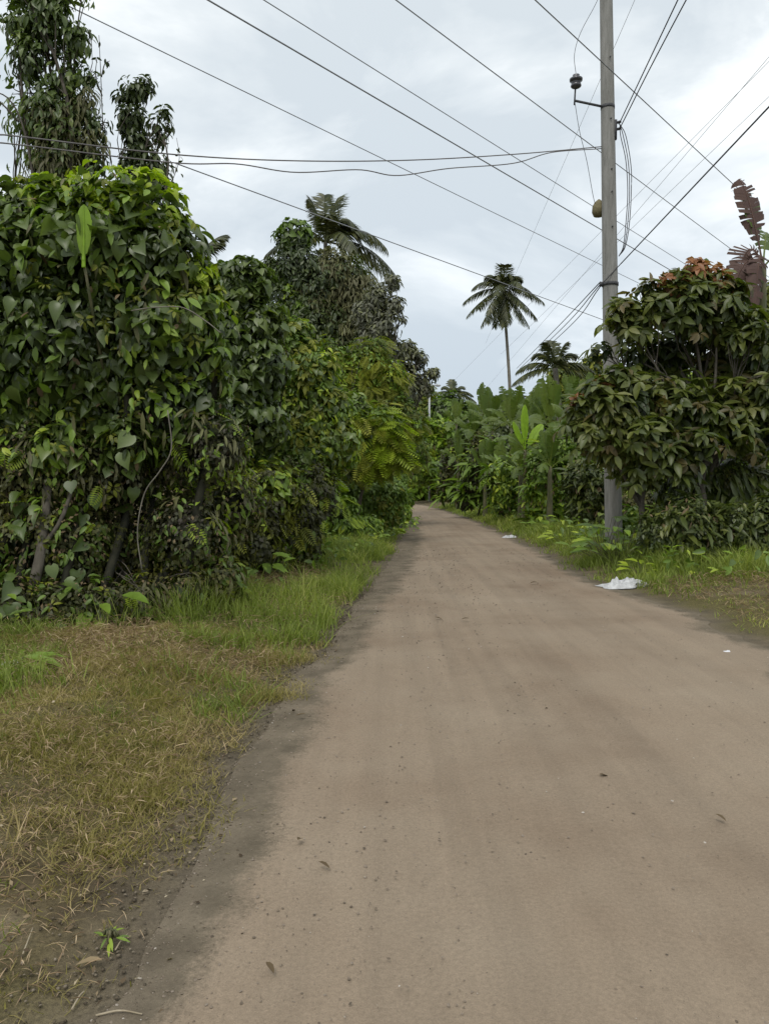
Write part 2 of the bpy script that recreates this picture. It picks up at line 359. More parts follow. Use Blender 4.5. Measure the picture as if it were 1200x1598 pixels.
inside = (X > lx(Yg) + .14) & (X < rx(Yg) - .14) & (Yg < 50); Z = np.where(inside, -.03, Z)
g = MB(); nx, ny = len(gx), len(gy)
I = (np.arange(nx - 1)[:, None] * ny + np.arange(ny - 1)[None]).ravel()
dist_edge = np.clip(np.maximum(lx(Yg) - X, X - rx(Yg)), 0, 1)
g.add(np.stack([X, Yg, Z - .004], -1).reshape(-1, 3), [np.stack([I, I + ny, I + ny + 1, I + 1], -1)], dist_edge.ravel())
def soil_mat(name, road=False):
    m, t, p, o = newmat(name); N = t.nodes.new; K = t.links.new
    tcn = N('ShaderNodeTexCoord')
    def nse(s, d=6, r=.6, st=None):
        n_ = N('ShaderNodeTexNoise'); n_.inputs['Scale'].default_value = s; n_.inputs['Detail'].default_value = d; n_.inputs['Roughness'].default_value = r
        if st:
            q = N('ShaderNodeMapping'); q.inputs['Scale'].default_value = st; q.inputs['Rotation'].default_value = (0, 0, R(4)); K(tcn.outputs['Object'], q.inputs[0]); K(q.outputs[0], n_.inputs['Vector'])
        else: K(tcn.outputs['Object'], n_.inputs['Vector'])
        return n_
    def mix(a, b, f, mode='MIX'):
        x = N('ShaderNodeMixRGB'); x.blend_type = mode
        for i, q in ((0, f), (1, a), (2, b)):
            if isinstance(q, (int, float)): x.inputs[i].default_value = q
            elif isinstance(q, tuple): x.inputs[i].default_value = (*q, 1)
            else: K(q, x.inputs[i])
        return x.outputs[0]
    big = nse(.55, 4); midn = nse(3.2, 5); fine = nse(60, 4, .75); vf = nse(220, 2, .8)
    if road:
        r1 = ramp(t, [(.22, .165, .116), (.27, .213, .154), (.305, .247, .182)], [.3, .5, .72]); K(big.outputs['Fac'], r1.inputs[0])
        tr = nse(1.1, 4, .55, (4.5, .16, 1)); r2 = ramp(t, [(.9, .895, .89), (1.06, 1.05, 1.04)], [.36, .62]); K(tr.outputs['Fac'], r2.inputs[0])
        c = mix(r1.outputs[0], r2.outputs[0], .8, 'MULTIPLY')
        at = N('ShaderNodeAttribute'); at.attribute_name = 'rnd'
        ad = N('ShaderNodeMath'); ad.operation = 'MULTIPLY_ADD'; K(midn.outputs['Fac'], ad.inputs[0]); ad.inputs[1].default_value = .42; K(at.outputs['Fac'], ad.inputs[2])
        ad2 = N('ShaderNodeMath'); ad2.operation = 'MULTIPLY_ADD'; K(fine.outputs['Fac'], ad2.inputs[0]); ad2.inputs[1].default_value = .3; K(ad.outputs[0], ad2.inputs[2])
        r3 = ramp(t, [(1, 1, 1), (0, 0, 0)], [.6, .76]); K(ad2.outputs[0], r3.inputs[0])
        dk = ramp(t, [(.118, .097, .068), (.192, .158, .113)], [.35, .65]); K(midn.outputs['Fac'], dk.inputs[0])
        c = mix(c, dk.outputs[0], r3.outputs[0])
    else:
        r1 = ramp(t, [(.07, .052, .03), (.15, .118, .07), (.26, .21, .14)], [.3, .52, .75]); K(midn.outputs['Fac'], r1.inputs[0])
        r2 = ramp(t, [(.09, .08, .032), (.17, .145, .06)], [.4, .6]); K(fine.outputs['Fac'], r2.inputs[0])
        r4 = ramp(t, [(0, 0, 0), (1, 1, 1)], [.42, .58]); K(big.outputs['Fac'], r4.inputs[0])
        c = mix(r1.outputs[0], r2.outputs[0], r4.outputs[0])
        at = N('ShaderNodeAttribute'); at.attribute_name = 'rnd'
        ad = N('ShaderNodeMath'); ad.operation = 'MULTIPLY_ADD'; K(midn.outputs['Fac'], ad.inputs[0]); ad.inputs[1].default_value = .5; K(at.outputs['Fac'], ad.inputs[2])
        r3 = ramp(t, [(1, 1, 1), (0, 0, 0)], [.25, .62]); K(ad.outputs[0], r3.inputs[0])
        dk = ramp(t, [(.118, .097, .068), (.192, .158, .113)], [.35, .65]); K(midn.outputs['Fac'], dk.inputs[0])
        c = mix(c, dk.outputs[0], r3.outputs[0])
    r5 = ramp(t, [(.72, .72, .72), (1.2, 1.2, 1.2)], [.3, .72]); K(fine.outputs['Fac'], r5.inputs[0])
    c = mix(c, r5.outputs[0], .85 if not road else .6, 'MULTIPLY')
    r6 = ramp(t, [(.8, .8, .8), (1.15, 1.15, 1.15)], [.35, .7]); K(vf.outputs['Fac'], r6.inputs[0])
    c = mix(c, r6.outputs[0], .7, 'MULTIPLY')
    K(c, p.inputs['Base Color']); p.inputs['Roughness'].default_value = .95; p.inputs['Specular IOR Level'].default_value = .15
    b = N('ShaderNodeBump'); b.inputs['Strength'].default_value = .5; b.inputs['Distance'].default_value = .012 if road else .09
    hh = N('ShaderNodeMath'); hh.operation = 'MULTIPLY_ADD'; K(vf.outputs['Fac'], hh.inputs[0]); hh.inputs[1].default_value = .5; K(fine.outputs['Fac'], hh.inputs[2])
    K(hh.outputs[0], b.inputs['Height']); K(b.outputs[0], p.inputs['Normal'])
    return m
tag(g.build('ground', soil_mat('verge_soil')), kind='structure')
NW = 60
tt = np.linspace(0, 1, NW)
V = LR[:, None, :] * (1 - tt)[None, :, None] + RR[:, None, :] * tt[None, :, None]
wid = np.linalg.norm(RR - LR, axis=1)[:, None]; dm = wid * tt[None]            # metres from the left edge
crown_h = .025 * np.sin(PI * tt)[None] + (.014 * (noise2(V[..., 0], V[..., 1], 1.3, 8) - .5) + .008 * (noise2(V[..., 0], V[..., 1], 4.1, 9) - .5) - .022 * np.exp(-((tt[None] - .33 + .02 * np.sin(V[..., 1])) / .055) ** 2) - .022 * np.exp(-((tt[None] - .7 + .02 * np.sin(V[..., 1] * .8)) / .055) ** 2)) * np.minimum(1, 6 * tt * (1 - tt))[None]
# dark strip: about .45 m wide near the camera, narrow on the right side
yv = V[..., 1]; bandw = np.interp(yv, [0, 2.5, 3.2, 5, 8, 14, 22, 40], [.2, .24, .36, .36, .38, .55, .7, .4])
at = np.minimum(dm / (bandw * 2.6) + 0.0, (wid - dm) / .5 * .5 + .15)
at = np.clip(at, 0, 1)
rd = MB(); I = (np.arange(NR - 1)[:, None] * NW + np.arange(NW - 1)[None]).ravel()
rd.add(np.dstack([V, crown_h + .004]).reshape(-1, 3), [np.stack([I, I + 1, I + NW + 1, I + NW], -1)], at.ravel())
tag(rd.build('road', soil_mat('packed_dirt', True)), kind='structure')

# ------------------------------------------------------------------ grass
def blade_t(curl=.35):
    V = []; q = []
    for i, t in enumerate((0, .35, .7, 1)):
        w_ = .5 * (1 - t ** 1.8) + .02; V += [[-w_, curl * t * t, t * (1 - .2 * t * curl)], [w_, curl * t * t, t * (1 - .2 * t * curl)]]
        if i: q.append([2 * i - 2, 2 * i - 1, 2 * i + 1, 2 * i])
    return np.array(V, float), [np.array(q)]
T_BL = [blade_t(.25), blade_t(.6), blade_t(1.1)]
def grass(mb, x, y, h, wd, rs, tone=0, lean=.3):
    """blades rooted at x, y; h heights"""
    k = len(x); z = gh(x, y); an = rs.rand(k) * 2 * PI
    Xa = np.stack([np.cos(an), np.sin(an), np.zeros(k)], -1); Ya = np.stack([-np.sin(an), np.cos(an), np.zeros(k)], -1)
    Za = norm(np.array([0, 0, 1.0]) + rs.normal(size=(k, 3)) * lean * np.array([1, 1, 0])); Mx = np.stack([Xa, Ya, Za], -1)
    at = np.clip(.5 * rs.rand(k) + .8 * (noise2(x, y, 1.7, 12) - .15) * .7 + .25 * (noise2(x, y, .5, 13) - .5) + tone, 0, 1)
    w_ = wd * (.6 + .8 * rs.rand(k)); cls = rs.randint(0, 3, k)
    for c_ in range(3):
        i = cls == c_
        mb.inst(T_BL[c_], np.stack([x, y, z - .004], -1)[i], Mx[i], np.stack([w_, h, h], -1)[i], at[i])
def scatter(n, x0, x1, y0, y1, rs, dens=None, clump=0, cr=.04):
    if clump:
        m = n // clump; cx = x0 + (x1 - x0) * rs.rand(m); cy = y0 + (y1 - y0) * rs.rand(m)
        if dens is not None: k_ = rs.rand(m) < dens(cx, cy); cx, cy = cx[k_], cy[k_]
        x = np.repeat(cx, clump) + rs.normal(size=len(cx) * clump) * cr; y = np.repeat(cy, clump) + rs.normal(size=len(cx) * clump) * cr
        return x, y
    x = x0 + (x1 - x0) * rs.rand(n); y = y0 + (y1 - y0) * rs.rand(n)
    if dens is not None: k_ = rs.rand(n) < dens(x, y); x, y = x[k_], y[k_]
    return x, y
def hedge_x(y): return np.interp(y, [0, 6, 7.8, 9.5, 12.5, 18, 27, 40], [-7, -5.2, -3.7, -2.75, -1.9, -1.0, .35, 1.2])
def sm(a, b, x): t = np.clip((x - a) / (b - a), 0, 1); return t * t * (3 - 2 * t)
rs = np.random.RandomState(11)
# lush band on the left verge
def d_lush(x, y):
    e_ = lx(y) - x
    k_ = sm(4.6, 6.6, y + (noise2(x, y, .9, 31) - .5) * 2.2) * sm(.0, .25, e_) * (x > hedge_x(y) - .7)
    bare = sm(.42, .6, noise2(x, y, .9, 33)); near = sm(11, 8, y)
    return k_ * (1 - .85 * bare * near) * (.12 + .88 * sm(.34, .56, noise2(x, y, 2.2, 34)))
lg = MB()
x, y = scatter(75000, -6, 1.5, 4.2, 13, rs, d_lush, 5, .05)
e_ = lx(y) - x; h = (.35 + .65 * sm(.1, 1.0, x - hedge_x(y))) * (.06 + .36 * noise2(x, y, 1.9, 35) ** 1.6) * (.55 + .6 * rs.rand(len(x))) * (1.0 + .25 * sm(0, .7, e_)) * (.8 + .6 * sm(5.5, 9, y))
grass(lg, x, y, h, .009, rs, -.02)
x, y = scatter(70000, -2.5, 3, 12, 34, rs, d_lush, 5, .07)
e_ = lx(y) - x; h = 1.15 * (.14 + .42 * noise2(x, y, 1.5, 36) ** 1.4) * (.55 + .6 * rs.rand(len(x))) * (.5 + .5 * sm(0, .7, e_))
grass(lg, x, y, h, .014, rs, 0)
x, y = scatter(9000, -5, -2.6, 4.6, 6.6, rs, lambda x, y: .9 * sm(.0, .25, (-2.45 - (6.6 - y) * -.0 - x)) * (noise2(x, y, 1.5, 38) > .3), 6, .05)
grass(lg, x, y, .07 + .13 * rs.rand(len(x)), .009, rs, -.05)
tag(lg.build('grass', M['grass']), 'lush green grass along the left edge of the road below the vine thicket', 'grass', kind='stuff')
# short dry turf near the camera
dg = MB()
def d_dry(x, y):
    e_ = lx(y) - x
    return sm(-.12, .35, e_ + (noise2(x, y, 2.5, 41) - .5) * .55) * (.22 + .78 * sm(.3, .5, noise2(x, y, 1.9, 42))) * (.35 + .65 * sm(.3, .5, noise2(x, y, 5, 45))) * (.28 + .72 * sm(2.7, 4.0, y + (noise2(x, y, 1.4, 48) - .5) * 1.6))
x, y = scatter(230000, -4.5, .2, 1.5, 7.6, rs, d_dry, 5, .03)
h = (.015 + .11 * noise2(x, y, 2.6, 43) ** 1.5) * (.5 + .8 * rs.rand(len(x)))
grass(dg, x, y, h, .0045, rs, -.05, .9)
x, y = scatter(4500, -4.5, .2, 1.5, 7.5, rs, lambda x, y: sm(.1, .6, lx(y) - x) * .7 * (noise2(x, y, 1.2, 44) > .45), 6, .03)
grass(dg, x, y, .07 + .1 * rs.rand(len(x)), .005, rs, .15, .5)
tag(dg.build('dry_turf', M['drygrass']), 'short yellowing turf and dry blades on the near left verge', 'grass', kind='stuff')
gt = MB(); x, y = scatter(5200, -4.2, .2, 2.2, 7, rs, lambda x, y: sm(-.05, .3, lx(y) - x) * (noise2(x, y, 1.1, 71) > .54), 14, .04)
grass(gt, x, y, .03 + .09 * rs.rand(len(x)), .006, rs, -.1, .6)
tag(gt.build('green_tufts', M['grass']), 'small fresh green tufts dotted through the dry turf', 'grass', kind='stuff')
# pinkish dead straw lying between
ds = MB()
x, y = scatter(75000, -5, .1, 1.6, 12.5, rs, lambda x, y: sm(.0, .5, lx(y) - x) * (.22 + .84 * sm(.42, .6, noise2(x, y, .9, 33))))
x2, y2 = scatter(9000, 2.8, 7.5, 6.5, 11.5, rs, lambda x, y: sm(.1, .5, x - rx(y)) * .8 * (noise2(x, y, 1.2, 49) > .35)); x = np.r_[x, x2]; y = np.r_[y, y2]
k = len(x); an = rs.rand(k) * 2 * PI; tp = np.stack([np.cos(an), np.sin(an), .12 * rs.normal(size=k)], -1); nr = np.array([0, 0, 1.0]) + rs.normal(size=(k, 3)) * .25
ds.inst(T_LONG, np.stack([x, y, gh(x, y) + .012 + (.03 + .012 * y) * rs.rand(k)], -1), frames(nr, tp), np.stack([.16 + .14 * rs.rand(k), np.ones(k), np.ones(k)], -1) * ((.025 + .05 * rs.rand(k)) * (.6 + .13 * y))[:, None], rs.rand(k))
tag(ds.build('dead_straw', M['strawleaf']), 'flattened dead straw scattered through the left verge', 'straw', kind='stuff')
lt = MB(); x, y = scatter(34000, -4.6, .3, 1.5, 9, rs, lambda x, y: sm(-.25, .3, lx(y) - x) * (.25 + .75 * sm(.35, .6, noise2(x, y, 1.3, 47))) * (.3 + .7 * sm(4.6, 3.0, y)))
k = len(x); an = rs.rand(k) * 2 * PI
lt.inst(T_SMALL, np.stack([x, y, gh(x, y) + .004 + .012 * rs.rand(k)], -1), frames(np.array([0, 0, 1.0]) + rs.normal(size=(k, 3)) * .45, np.stack([np.cos(an), np.sin(an), 0 * an], -1)), ((.008 + .028 * rs.rand(k) ** 3) * (.7 + .12 * y))[:, None] * np.ones(3), rs.rand(k) ** 1.6)
tag(lt.build('leaf_litter', M['litter']), 'crumbled dead leaf bits on the bare soil of the left verge', 'leaf litter', kind='stuff')
ck = MB(); yy = 1.5 + 10 * rs.rand(9000) ** 1.3; xx = lx(yy) - .12 + .2 * rs.normal(size=9000); k = len(xx); an = rs.rand(k) * 6.28
PEB = (np.array([[1, 0, 0], [.5, .85, .1], [-.5, .8, 0], [-1, 0, .1], [-.5, -.85, 0], [.5, -.8, .1], [.1, .1, .7], [0, 0, -.3]], float), [np.array([[0, 1, 6], [1, 2, 6], [2, 3, 6], [3, 4, 6], [4, 5, 6], [5, 0, 6], [1, 0, 7], [2, 1, 7], [3, 2, 7], [4, 3, 7], [5, 4, 7], [0, 5, 7]])])
ck.inst(PEB, np.stack([xx, yy, gh(xx, yy) + .004], -1), frames(np.array([0, 0, 1.]) + rs.normal(size=(k, 3)) * .3, np.stack([np.cos(an), np.sin(an), 0 * an], -1)), ((.0016 + .007 * rs.rand(k) ** 3) * (.8 + .1 * yy))[:, None] * np.stack([.7 + .6 * rs.rand(k), np.ones(k), .6 + .5 * rs.rand(k)], -1), rs.rand(k))
tag(ck.build('soil_clods', M['clod']), 'small dark soil clods along the left edge of the road', 'soil', kind='stuff')
# right verge
rg = MB()
def d_right(x, y):
    e_ = x - rx(y); return sm(.05, .5, e_ + (noise2(x, y, 1.8, 51) - .5) * .7) * (.35 + .65 * sm(.3, .55, noise2(x, y, 1.5, 52))) * sm(10.5, 11.9, y + .1 * (4.5 - x) + (noise2(x, y, 1.3, 53) - .5) * 1.6)
x, y = scatter(85000, 1.2, 13, 9, 20, rs, d_right, 5, .07)
e_ = x - rx(y); h = (.16 + .42 * noise2(x, y, 1.1, 54)) * (.5 + .7 * rs.rand(len(x))) * (.35 + .65 * sm(0, 1.2, e_))
grass(rg, x, y, h, .013, rs, .02)
x, y = scatter(50000, 1, 9, 19, 48, rs, lambda x, y: sm(.0, .4, x - rx(y)) * .9, 5, .1)
h = (.25 + .35 * noise2(x, y, .9, 55)) * (.5 + .7 * rs.rand(len(x))) * (.4 + .6 * sm(0, 1.2, x - rx(y)))
grass(rg, x, y, h, .02, rs, .05)
x, y = scatter(16000, 3, 9, 6.5, 12, rs, lambda x, y: sm(.1, .6, x - rx(y)) * (noise2(x, y, 1.6, 56) > .45) * .7, 4, .04)
grass(rg, x, y, .03 + .07 * rs.rand(len(x)), .007, rs, .2, .8)
tag(rg.build('grass', M['grass']), 'long weedy grass on the right verge below the cacao trees', 'grass', kind='stuff')
# broad-leaved ground cover among the grass
gw = MB()
x, y = scatter(5200, 1.6, 13, 11, 40, rs, lambda x, y: sm(.5, 1.4, x - rx(y)) * (noise2(x, y, .8, 61) > .35))
k = len(x); nr = np.array([0, -.4, 1.0]) + rs.normal(size=(k, 3)) * .45; an = rs.rand(k) * 2 * PI
gw.inst(T_OVAL, np.stack([x, y, gh(x, y) + .1 + .38 * rs.rand(k)], -1), frames(nr, np.stack([np.cos(an), np.sin(an), -.3 * np.ones(k)], -1)), (.12 + .12 * rs.rand(k))[:, None] * np.ones(3), rs.rand(k))
tag(gw.build('ground_cover', M['mid']), 'broad-leaved weeds mixed through the grass on the right verge', 'weeds', kind='stuff')
gw = MB()
x, y = scatter(3800, -4.4, 1.3, 7.2, 30, rs, lambda x, y: (np.abs(x - hedge_x(y) - .2) < .7) * .95)
k = len(x); nr = np.array([0, -.5, 1.0]) + rs.normal(size=(k, 3)) * .45; an = rs.rand(k) * 2 * PI
gw.inst(T_OVAL, np.stack([x, y, gh(x, y) + .04 + .3 * rs.rand(k)], -1), frames(nr, np.stack([np.cos(an), np.sin(an), -.3 * np.ones(k)], -1)), (.08 + .1 * rs.rand(k))[:, None] * np.ones(3), rs.rand(k))
tag(gw.build('ground_cover', M['mid']), 'leafy weeds along the foot of the left thicket', 'weeds', kind='stuff')

# ------------------------------------------------------------------ trees and shrubs
def bush(name, cat, label, Y, specs, layers, seed, base=None, trunk='bark', r0=.06, corek=.6, group=None, twigs=3, tr=.01, fork=None, partname='foliage', inner='dark'):
    """layers: dicts with leaf template, material, number, size"""
    rs = np.random.RandomState(seed); bl = blobset(Y, specs); c, r = bl
    bx_, by_ = (c[:, 0].mean(), Y) if base is None else base
    t = thing(name, (bx_, by_, 0), label, cat, group)
    fk = np.array([c[:, 0].mean(), c[:, 1].mean(), max(.3, (c[:, 2] - r[:, 2]).min() * .9 + .1)]) if fork is None else fork
    mb = MB(); limbs(mb, (bx_, by_, -.05), fk, bl, rs, r0, twigs, tr=tr, bend=.08); mb.build('trunk', M[trunk], t)
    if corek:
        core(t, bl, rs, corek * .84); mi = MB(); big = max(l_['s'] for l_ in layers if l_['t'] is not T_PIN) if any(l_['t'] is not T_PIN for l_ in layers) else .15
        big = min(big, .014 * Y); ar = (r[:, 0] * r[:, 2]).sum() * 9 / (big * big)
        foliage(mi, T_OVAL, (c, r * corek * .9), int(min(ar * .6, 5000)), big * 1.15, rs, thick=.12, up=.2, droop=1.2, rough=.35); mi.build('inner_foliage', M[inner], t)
    more = []; first = None
    for ly in layers:
        ly = dict(ly); tm = ly.pop('t'); mt = ly.pop('m'); nn = ly.pop('n'); sz = ly.pop('s'); pn = ly.pop('name', partname); sp = ly.pop('specs', None); wh = ly.pop('wh', 0)
        mb = MB(); b2 = bl if sp is None else blobset(Y, sp)
        if wh: whorls(mb, tm, b2, nn, wh, sz, rs, **ly)
        else: foliage(mb, tm, b2, nn, sz, rs, **ly)
        if first is not None:
            more.append((mb, mt)); continue
        first = (mb, mt, pn)
    mb, mt, pn = first; mats = [mt]; idx = [np.zeros(sum(len(f) for f in mb.f), int)]
    for m2, mt2 in more:
        for v_, a_ in zip(m2.v, m2.a): mb.v.append(v_); mb.a.append(a_)
        for f_ in m2.f: mb.f.append(f_ + mb.n)
        mb.n += m2.n
        if mt2 not in mats: mats.append(mt2)
        idx.append(np.full(sum(len(f) for f in m2.f), mats.index(mt2)))
    o = mb.build(pn, M[mats[0]], t)
    for q_ in mats[1:]: o.data.materials.append(M[q_])
    idx = np.concatenate(idx)
    if len(idx) == len(o.data.polygons): o.data.polygons.foreach_set('material_index', idx.astype(np.int32))
    else: print('face count changed', label)
    return t
# --- the vine-smothered mound, far left
mound = [(20, 335, 30), (205, 318, 32), (265, 350, 28), (318, 455, 26), (335, 560, 24, -.2), (110, 322, 28), (-30, 420, 90), (60, 410, 105), (165, 395, 112), (235, 410, 95), (10, 540, 115), (120, 530, 120), (230, 520, 105), (285, 500, 70), (300, 590, 55), (60, 320, 45), (-110, 470, 120, .5), (30, 650, 95, .1), (150, 625, 80, .1), (255, 640, 70), (90, 700, 45, -.3), (200, 690, 40, -.3), (330, 640, 36)]
bush('vine_thicket', 'climbing vine', 'tall mound of heart-shaped vine leaves smothering a tree beside the left verge', 8.9, mound, [
    dict(t=T_HEART, m='vine', n=6800, s=.135, thick=.5, up=.85, jit=1.0, droop=.8, tone=.55, tfreq=1.3, var=.72, rough=.7, gap=.42, gfreq=2.2),
    dict(t=T_OVAL, m='dark', n=9000, s=.09, thick=.5, tone=.4, rough=.7, name='fine_leaves'),
    dict(t=T_OVAL, m='mid', n=2600, s=.15, thick=.3, gap=.5, gfreq=1.2, rough=.7, name='broad_leaves', toneoff=.1),
    dict(t=T_OVAL, m='dry', n=120, s=.1, thick=.2, rough=.7, name='dead_leaves'),
    dict(t=T_LONG, m='olive', n=260, s=.2, thick=.15, droop=2.2, gap=.45, gfreq=1.1, name='hanging_stems', rough=.7),
    dict(t=T_OVAL, m='yg', n=260, s=.09, wh=6, thick=.1, gap=.42, gfreq=1.4, name='sprigs', rough=.7),
    dict(t=T_HEART, m='lime', n=620, s=.11, thick=.12, name='young_leaves', specs=[(70, 330, 50), (160, 320, 60), (230, 330, 60), (290, 440, 45), (320, 470, 25), (150, 380, 50)], rough=.4, up=1.1)], 1, base=(-3.9, 9.9), corek=.6, r0=.1, fork=P(110, 600, 9.7))
lower = [(-40, 950, 70, -.9), (20, 955, 60, -.95), (90, 955, 52, -.9), (155, 950, 52, -.8), (225, 940, 50, -.6), (285, 925, 45, -.4), (340, 905, 40, -.1), (-20, 720, 90), (70, 730, 90), (150, 740, 90, .1), (240, 700, 80, .75), (330, 700, 65), (0, 850, 95, -.2), (90, 860, 90, -.25), (205, 850, 80, .4), (290, 830, 75), (355, 790, 60, .8), (-80, 800, 110, .4)]
bush('tangled_shrub', 'shrub', 'dark tangle of small leaves and dead vines under the heart-leaved mound', 8.9, lower, [
    dict(t=T_SMALL, m='scrub', n=46000, s=.058, thick=.6, up=.3, tone=.55, tfreq=1.5, gap=.46, gfreq=1.9, rough=.8),
    dict(t=T_OVAL, m='mid', n=2600, s=.1, thick=.2, tone=.7, gap=.55, gfreq=1.6, name='broad_leaves'),
    dict(t=T_HEART, m='vine2', n=520, s=.17, thick=.1, droop=1.3, gap=.5, gfreq=.9, name='vine_leaves', rough=.5),
    dict(t=T_OVAL, m='yg', n=150, s=.085, wh=6, thick=.12, gap=.4, gfreq=1.3, name='sprigs', rough=.5),
    dict(t=T_OVAL, m='lime', n=40, s=.075, wh=6, thick=.05, gap=.5, gfreq=.9, name='young_sprigs', rough=.5),
    dict(t=T_PIN, m='lime', n=60, s=.24, thick=.08, gap=.5, gfreq=.8, name='young_leaves', rough=.4),
    dict(t=T_LONG, m='olive', n=2200, s=.16, thick=.25, droop=2, gap=.45, gfreq=1.3, name='hanging_stems', rough=.6),
    dict(t=T_SMALL, m='dry', n=4200, s=.05, thick=.3, droop=1.2, gap=.5, name='dead_leaves')], 2, base=(-3.6, 9.6), corek=.55, twigs=8, r0=.05, fork=P(140, 850, 9.5))
# --- smaller mound right of it, then the hedge running down the road
bush('vine_thicket', 'climbing vine', 'second, narrower vine-draped mound rising just right of the big one', 12.2, [(355, 455, 45), (385, 440, 40), (405, 500, 40), (345, 530, 60), (400, 570, 55), (370, 620, 60), (330, 660, 60), (395, 660, 55), (300, 520, 60, 1)], [
    dict(t=T_HEART, m='vine2', n=5200, s=.14, thick=.5, droop=1.1, jit=.8, up=.9, tone=.5, gap=.34, gfreq=1.8, rough=.6),
    dict(t=T_OVAL, m='dark', n=3500, s=.11, thick=.4, name='fine_leaves')], 3, base=(-2.6, 12.6))
bush('roadside_shrub', 'shrub', 'leafy shrub with blue-green and yellow leaves right of the narrow vine mound', 14.5, [(450, 545, 38), (480, 590, 48), (430, 600, 50), (445, 660, 55), (500, 640, 45), (480, 700, 55), (420, 720, 60), (520, 690, 40), (465, 520, 22), (430, 500, 20)], [
    dict(t=T_HEART, m='vine', n=2400, s=.15, thick=.45, tone=.5, rough=.7, gap=.36, gfreq=1.5),
    dict(t=T_OVAL, m='mid', n=11000, s=.11, thick=.5, tone=.6, rough=.7, gap=.4),
    dict(t=T_OVAL, m='yg', n=620, s=.15, wh=6, thick=.1, gap=.3, gfreq=1.2, name='sprigs', rough=.6),
    dict(t=T_OVAL, m='lime', n=2200, s=.12, thick=.25, gap=.46, gfreq=1.1, name='pale_leaves', rough=.6),
    dict(t=T_PIN, m='lime', n=300, s=.34, thick=.12, specs=[(425, 520, 16), (500, 750, 20), (455, 745, 22), (440, 690, 20)], name='young_leaves', up=1)], 4, base=(-1.9, 15.2), r0=.05)
bush('tangled_shrub', 'shrub', 'dark brownish undergrowth at the hedge foot behind the tall verge grass', 12.2, [(360, 760, 55), (420, 770, 55), (330, 830, 50, -.8), (390, 840, 52, -.3), (450, 820, 50, .7), (480, 770, 45, 1.2), (410, 880, 40, .3), (350, 890, 42, -.8), (465, 850, 35, 1)], [
    dict(t=T_SMALL, m='scrub', n=32000, s=.08, thick=.55, tone=.5, gap=.44, gfreq=1.7, rough=.8),
    dict(t=T_OVAL, m='mid', n=2200, s=.14, thick=.2, gap=.5, name='broad_leaves'),
    dict(t=T_OVAL, m='yg', n=420, s=.13, wh=6, thick=.1, gap=.35, gfreq=1.2, name='sprigs', rough=.5),
    dict(t=T_OVAL, m='lime', n=60, s=.12, wh=6, thick=.05, gap=.45, gfreq=.9, name='young_sprigs', rough=.5),
    dict(t=T_PIN, m='yg', n=160, s=.3, thick=.2, name='feathery_leaves')], 5, base=(-1.9, 12.6), twigs=7)
bush('feathery_shrub', 'shrub', 'bright lime feathery shrub leaning over the road from the hedge end', 20, [(545, 650, 38), (590, 665, 34), (560, 700, 40), (605, 705, 26), (520, 690, 40), (615, 690, 14)], [
    dict(t=T_PIN, m='yg', n=600, s=.45, thick=.35, up=1.0, droop=.3, outw=1, rough=.7, gap=.4, gfreq=1),
    dict(t=T_HEART, m='vine', n=1500, s=.17, thick=.4, gap=.4, rough=.7),
    dict(t=T_OVAL, m='mid', n=5000, s=.14, thick=.4, rough=.7, gap=.3),
    dict(t=T_PIN, m='lime', n=330, s=.5, thick=.1, up=1.2, droop=.15, outw=1.3, specs=[(600, 700, 26), (575, 715, 20), (590, 665, 30), (545, 650, 24), (520, 680, 18), (615, 690, 12)], name='young_leaves')], 6, base=(-.8, 20.3))
bush('round_shrub', 'shrub', 'dark rounded shrub where the left hedge meets the road bend', 22.5, [(560, 765, 48), (595, 770, 34), (525, 760, 45), (510, 800, 36), (555, 805, 38), (600, 800, 26), (612, 760, 16), (500, 740, 40, -1), (470, 800, 34, -2)], [
    dict(t=T_SMALL, m='mid', n=17000, s=.12, thick=.5, rough=.8, tone=.6, gap=.35),
    dict(t=T_OVAL, m='mid', n=2500, s=.17, thick=.2, gap=.45, rough=.5),
    dict(t=T_OVAL, m='yg', n=150, s=.2, wh=6, thick=.1, gap=.4, name='sprigs', rough=.5),
    dict(t=T_SMALL, m='yg', n=1100, s=.14, thick=.1, gap=.5, name='young_leaves')], 7, base=(-.5, 22.5))
bush('weedy_bush', 'shrub', 'low pale-green bush at the road edge just before the bend', 27, [(612, 822, 18), (628, 800, 13), (590, 835, 18, -2), (634, 780, 12, 3), (622, 835, 10, -3)], [
    dict(t=T_OVAL, m='mid', n=2600, s=.16, thick=.5, rough=.5, toneoff=.15)], 8, base=(.3, 27))
bush('weedy_bush', 'shrub', 'low leafy bushes at the left hedge foot in front of the dark rounded shrub', 18.5, [(500, 830, 30), (540, 825, 26), (470, 845, 24, -1), (525, 800, 30), (575, 822, 20, 1.5), (490, 790, 34, .5), (455, 815, 34, -.5)], [
    dict(t=T_OVAL, m='mid', n=5200, s=.13, thick=.6, rough=.9, gap=.38),
    dict(t=T_PIN, m='lime', n=90, s=.36, thick=.1, gap=.4, name='young_leaves', up=1)], 19, base=(-1.4, 18.8))
bush('weedy_bush', 'shrub', 'bush squeezed between the left hedge end and the road bend', 33, [(612, 790, 20), (620, 770, 15), (600, 770, 20), (624, 750, 10)], [
    dict(t=T_OVAL, m='mid', n=3500, s=.17, thick=.6, rough=.7, gap=.3)], 18, base=(.3, 33.2))
